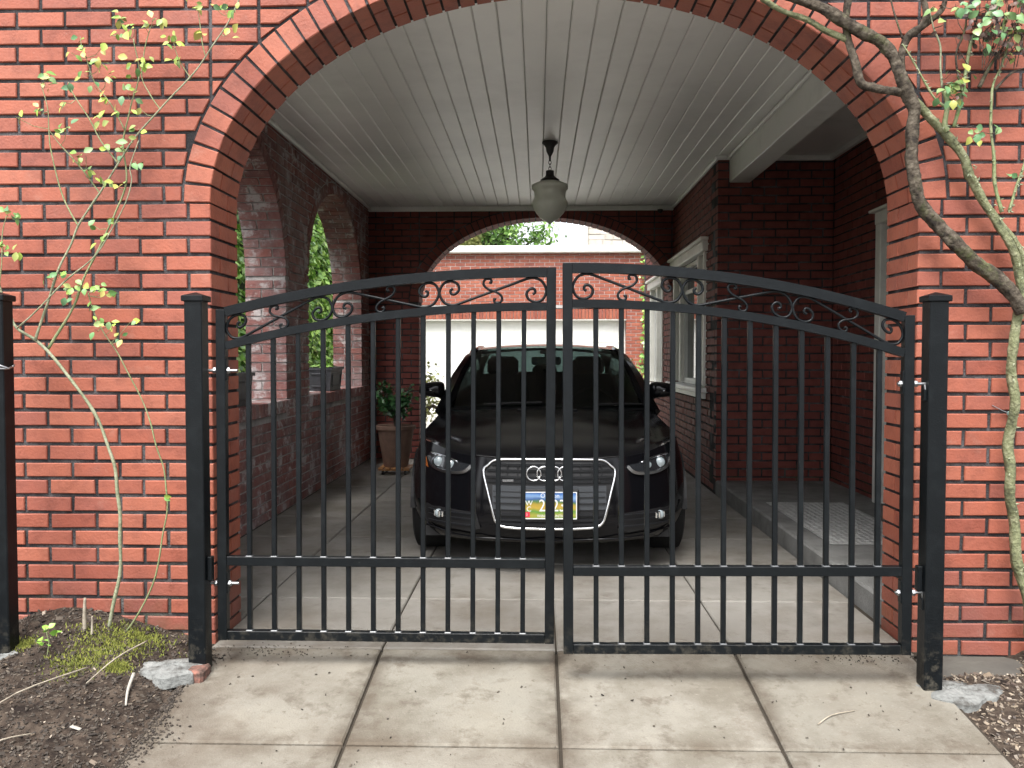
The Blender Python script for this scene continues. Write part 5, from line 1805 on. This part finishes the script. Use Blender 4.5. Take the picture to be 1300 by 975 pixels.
tree('garden_tree', 'bright green leafy tree showing above the garage coping', 'tree', -.95, 25.5, 5.6, 1.35, 1.7, 5.2, 5000, M['tree_leaf'], .15, 'trees beyond the garage')
tree('weeping_tree', 'yellowish weeping tree at the end of the garage coping', 'tree', -2.45, 24.6, 5.2, 1.0, 1.5, 5.0, 4200, M['willow'], .17, 'trees beyond the garage', droop=True)
tree('garden_shrub', 'loose pale shrub behind the potted plant and the car mirror', 'shrub', -1.75, 12.4, .9, .5, .5, .6, 1100, M['willow'], .07, 'courtyard shrubs')
tree('garden_shrub', 'green spiky shrub against the house corner in the courtyard', 'shrub', 1.42, 13.9, 1.1, .35, .6, .75, 700, M['tree_leaf'], .08, 'courtyard shrubs')
ivc = tag(empty('wall_ivy', (2.30, 18.40, 0)), 'narrow strip of ivy climbing the garage end', 'ivy')
MB().tube([(0, 0, 0), (.03, .02, 1.5), (-.02, 0, 3.2)], [.02, .015, .008], n=6).build('stem', M['bark'], ivc)
leaf_cloud(900, lambda: ((rnd.gauss(.12, .09), rnd.uniform(-.08, .06), rnd.uniform(.1, 3.4)), (0, -1, 0)), .09, .08, M['ivy'], ivc, 'foliage')

# ------------------------------------------------------------------ soil beds, litter, moss
def bed_left(x, y):
    base = -.1157 * (3.68 - y)
    w = (-1.43 - x)
    t = max(0, min(1, w / .25))
    m = .03 * math.exp(-(((x + 2.05) / .22) ** 2) - (((y - 3.66) / .2) ** 2)) * 3
    return base - .02 + t * .045 + .035 * t * max(0, (y - 2.6)) + m + .03 * t * mnoise.noise(Vector((x * 5, y * 5, 0))) + .014 * mnoise.noise(Vector((x * 19, y * 19, 4))) * t + .006 * mnoise.noise(Vector((x * 60, y * 60, 4)))


def bed_right(x, y):
    base = -.1157 * (3.68 - y)
    t = max(0, min(1, (x - 1.60) / .12))
    return base - .03 + .02 * t - .05 * max(0, min(1, (y - 3.5) / .15)) + .012 * t * mnoise.noise(Vector((x * 6, y * 6, 9))) + .007 * mnoise.noise(Vector((x * 25, y * 25, 9))) + .08 * max(0, min(1, (x - 1.98) / .2)) * max(0, min(1, (y - 3.35) / .3))


tag(MB().grid(lambda a, t: (lambda x, y: (x, y, bed_left(x, y)))(-1.40 - 2.4 * a ** 1.3, 1.2 + 2.54 * t), 110, 130).build('soil_bed_left', M['soil'], smooth=True), kind='structure')
tag(MB().grid(lambda a, t: (lambda x, y: (x, y, bed_right(x, y)))(1.585 + 2.2 * a ** 1.3, 1.2 + 2.54 * t), 90, 110).build('soil_bed_right', M['soil'], smooth=True), kind='structure')
M['chip'] = mat('wood_chip', (.2, .15, .1), rough=.9, rand=1, rand_col=[(.05, .038, .028), (.10, .075, .055), (.17, .13, .09), (.07, .05, .04), (.28, .23, .17), (.06, .05, .045), (.40, .34, .27)])
M['chip_dark'] = mat('leaf_litter', (.1, .08, .06), rough=.9, rand=1, rand_col=[(.02, .016, .013), (.045, .036, .028), (.075, .06, .046), (.035, .028, .023), (.12, .098, .075)])


def litter(n, xr, yr, zf, m, name, lab, big=1.0, lift=.0):
    mb = MB()
    for i in range(n):
        x, y = rnd.uniform(*xr), rnd.uniform(*yr)
        l = rnd.uniform(.006, .022) * big * (1.8 if rnd.random() < .06 else 1)
        mb.box((x, y, zf(x, y) + .002 + lift), (l, l * rnd.uniform(.25, .7), rnd.uniform(.001, .005)), rot=Euler((rnd.gauss(0, .45), rnd.gauss(0, .45), rnd.uniform(0, 6.28))))
    return tag(mb.build(name, m), lab, 'litter', kind='stuff')


litter(8500, (-2.6, -1.42), (2.0, 3.72), bed_left, M['chip_dark'], 'leaf_litter', 'dark crumbs and leaf litter over the left soil bed', .75)
litter(900, (-2.6, -1.42), (2.0, 3.72), bed_left, M['chip'], 'soil_crumbs', 'paler chips scattered on the left soil bed', .7)
litter(4200, (1.60, 2.4), (2.2, 3.70), bed_right, M['chip'], 'wood_chips', 'pale wood chips covering the right soil bed', .85)
zdrive = lambda x, y: fz(y) + .001
dl_ = litter(130, (-1.4, 1.58), (2.3, 3.66), zdrive, M['chip_dark'], 'driveway_crumbs', 'tiny crumbs and bits of leaf on the driveway slabs', .5)
# soil spilled along the left kerb and under the gate
sp_ = MB()
for i in range(1300):
    y = rnd.uniform(2.3, 3.6)
    x = -1.43 + abs(rnd.gauss(0, .035)) * (1.0 + .6 * math.sin(y * 9))
    l = rnd.uniform(.002, .010)
    sp_.box((x, y, fz(y) + .003), (l, l * .7, l * .5), rot=Euler((rnd.gauss(0, .4), rnd.gauss(0, .4), rnd.uniform(0, 6.28))))
for i in range(260):
    x = rnd.choice((rnd.gauss(-1.15, .16), rnd.gauss(1.35, .12)))
    y = rnd.gauss(3.64, .035)
    l = rnd.uniform(.002, .007)
    sp_.box((x, y, min(0, fz(y)) + .003), (l, l * .7, l * .5), rot=Euler((rnd.gauss(0, .4), rnd.gauss(0, .4), rnd.uniform(0, 6.28))))
tag(sp_.build('spilled_soil', M['chip_dark']), 'dark soil spilled over the driveway edge', 'soil', kind='stuff')
M['moss'] = mat('moss', (.17, .19, .03), rough=.95, rand=1, rand_col=[(.11, .13, .025), (.18, .20, .035), (.25, .25, .05), (.14, .17, .03)])
ms = MB()
for i in range(5200):
    c = rnd.choice(((-1.80, 3.52, .16, .10), (-1.80, 3.52, .16, .10), (-1.72, 3.62, .11, .06), (-1.88, 3.40, .10, .07), (-2.18, 3.50, .06, .03), (-1.70, 3.36, .05, .03)))
    x, y = rnd.gauss(c[0], c[2] * .55), rnd.gauss(c[1], c[3] * .55)
    if x > -1.46 or y > 3.72: continue
    z = bed_left(x, y)
    h = rnd.uniform(.006, .016)
    a = rnd.uniform(0, 6.28)
    dx, dy = .004 * math.cos(a), .004 * math.sin(a)
    ms.add([(x - dx, y - dy, z - .002), (x + dx, y + dy, z - .002), (x + rnd.gauss(0, .005), y + rnd.gauss(0, .005), z + h)], [(0, 1, 2)])
tag(ms.build('moss', M['moss']), 'yellow-green moss around the rose stem', 'moss', kind='stuff')
# seedlings and sticks
sd_ = tag(empty('seedling', (-2.02, 3.42, bed_left(-2.02, 3.42))), 'small fresh green seedling in the soil beside the rose stem', 'seedling')
MB().tube([(0, 0, -.01), (.01, 0, .05), (-.005, 0, .11)], .002, n=5).build('stem', M['stem_green'], sd_)
M['fresh'] = mat('fresh_leaf', (.25, .5, .08), rough=.45)
fm = leaf_mesh(.04, .034, M['fresh'])
for k in range(9):
    o = link('leaf', fm, sd_, (rnd.uniform(-.025, .025), rnd.uniform(-.02, .02), rnd.uniform(.03, .13)))
    o.rotation_euler = (R(rnd.uniform(10, 70)), R(rnd.uniform(-30, 30)), rnd.uniform(0, 6.28))
    o.scale = (rnd.uniform(.6, 1),) * 3
M['stick'] = mat('dry_stick', (.30, .26, .20), rough=.85, var=(.22, .19, .15), var2=(.38, .34, .27), vscale=30)
M['stick_white'] = mat('bleached_stick', (.33, .31, .27), rough=.8)


def stick(pts, r_, m, lab, side=bed_left, up=.006):
    P3 = [(x, y, side(x, y) + up + dz) for x, y, dz in pts]
    o = MB().tube(smooth_pts(P3, 4), [r_ * (1 - .5 * i / (4 * (len(P3) - 1))) for i in range(4 * (len(P3) - 1) + 1)], n=6).build('stick', m, smooth=True)
    return tag(o, lab, 'stick', 'sticks on the soil')


stick([(-1.60, 3.30, .03), (-1.585, 3.22, .01), (-1.555, 3.14, .0)], .008, M['stick_white'], 'short bleached white stick beside the concrete footing')
stick([(-1.82, 3.36, .01), (-1.95, 3.1, .015), (-2.02, 2.92, .005)], .004, M['stick'], 'long thin pale twig lying across the soil below the moss')
stick([(-1.66, 3.55, .02), (-1.70, 3.36, .03), (-1.76, 3.24, .005)], .004, M['stick'], 'thin straw twig on the moss')
stick([(-1.93, 2.75, .005), (-1.84, 2.84, .02), (-1.78, 2.92, .005)], .004, M['stick'], 'bent dry twig near the picture edge of the soil bed')
stick([(-1.935, 3.56, -.02), (-1.935, 3.558, .06), (-1.93, 3.555, .13)], .010, M['stick'], 'cut grey stump standing upright behind the rose stem')
stick([(-1.90, 3.55, -.02), (-1.897, 3.548, .04), (-1.895, 3.545, .075)], .006, M['stick'], 'smaller cut stub next to the grey stump')
sd2 = lambda x, y: fz(y)
stick([(1.02, 3.10, 0), (1.09, 3.16, .003), (1.19, 3.20, 0)], .003, M['stick'], 'thin curved twig on the pale driveway slab', side=sd2, up=.004)
for x, y, lab in ((-1.66, 2.98, 'pale wood shard lying on the dark soil'), (-2.12, 3.02, 'orange brick chip lying on the soil')):
    mb = MB().box((0, 0, 0), (.045, .014, .006) if x > -2 else (.034, .03, .014), ch=.003)
    o = mb.build('wood_shard' if x > -2 else 'brick_chip', M['stick_white'] if x > -2 else M['brick'], loc=(x, y, bed_left(x, y) + .01))
    o.rotation_euler = (.1, .15, .3 if x < -2 else -.25)
    tag(o, lab, 'shard' if x > -2 else 'brick chip')
M['brick_stub'] = mat('dirty_brick', (.13, .07, .055), rough=.9, var=(.07, .045, .035), var2=(.25, .11, .08), vscale=30, bump=.8)
lb = MB().box((-1.385, 3.405, -.045), (.075, .10, .11), ch=.01)
tag(lb.build('brick_stub', M['brick_stub'], loc=(0, 0, 0)), 'broken dirty brick against the foot of the gate post', 'brick')
# ------------------------------------------------------------------ garage and what lies behind
ga = tag(empty('garage', (-.5, 18.5, 0)), 'red brick garage with a white sectional door behind the carport', 'garage')
ga.matrix_world = Matrix.Identity(4)
GW = Wall((0, 18.5, 0), (1, 0, 0), (0, 1, 0), (M['brick'], M['mortar_grey']), thick=.25, jz=.012, jt=.012, proud=.008)
GZ = .0762 * 27 + .0762 * 3
GW.lay(-5.0, 2.32, 0, 3.47, [dict(uc=-.60, a=2.5, b=0, zs=GZ, zb=-.1)])
GW.finish(ga, 0, lambda p: False)
sol = MB()
x = -3.1
while x < 1.88:
    sol.box((x + .035, 18.5 + .03, 2.057 + .11), (.062, .075, .215))
    x += .0735
so = sol.build('soldier_course', M['brick'], ga)
so['kind'] = 'stuff'
MB().box((-.60, 18.6, 2.17), (4.98, .12, .21)).build('lintel', M['mortar_grey'], ga)
MB().box((-1.34, 18.6, 3.55), (7.5, .5, .15), ch=.02).build('coping', M['white_paint'], ga)
MB().box((-1.34, 21.4, 1.7), (7.28, 5.1, 3.4)).build('roof', M['concrete_grey'], ga)
gd = MB().box((-.60, 18.70, 1.03), (5.0, .04, 2.06)).build('door', M['white_paint'], ga)
for r_ in range(4):
    MB().box((-.60, 18.672, .26 + r_ * .515), (4.98, .02, .505), ch=.006).build('section', M['white_paint'], gd)
MB().box((-.60, 18.55, 2.045), (5.0, .10, .03), ch=.005).build('door_head', M['trim'], gd)

nb = tag(empty('neighbour_house', (5, 26, 0)), 'pale shingled house standing beyond the garage roof', 'house')
nb.matrix_world = Matrix.Identity(4)
M['shingle'] = mat('pale_shingle', ONE, rough=.85, spec=.2, var=(.85, .85, .85), var2=(1.05, 1.05, 1.05), vscale=3, rand=1,
                   rand_col=[(.42, .38, .33), (.5, .46, .41), (.46, .42, .36), (.54, .5, .45)])
MB().box((6.2, 26.0, 3.6), (9.6, 3.0, 7.2)).build('wall', M['trim'], nb)
MB().box((1.33, 24.44, 3.6), (.14, .14, 7.2), ch=.01).build('corner_board', M['white_paint'], nb)
shg = MB()
for k in range(22):
    x = 1.42 + rnd.uniform(-.1, 0)
    while x < 7:
        w_ = rnd.uniform(.18, .42)
        shg.box((max(x, 1.41) + w_ / 2, 24.47 + rnd.uniform(-.008, .008), 3.2 + k * .16), (w_ - .012, .03, .155), rot=Euler((R(-4), 0, 0)))
        x += w_
s2 = shg.build('shingle_siding', M['shingle'], nb)
s2['kind'] = 'stuff'
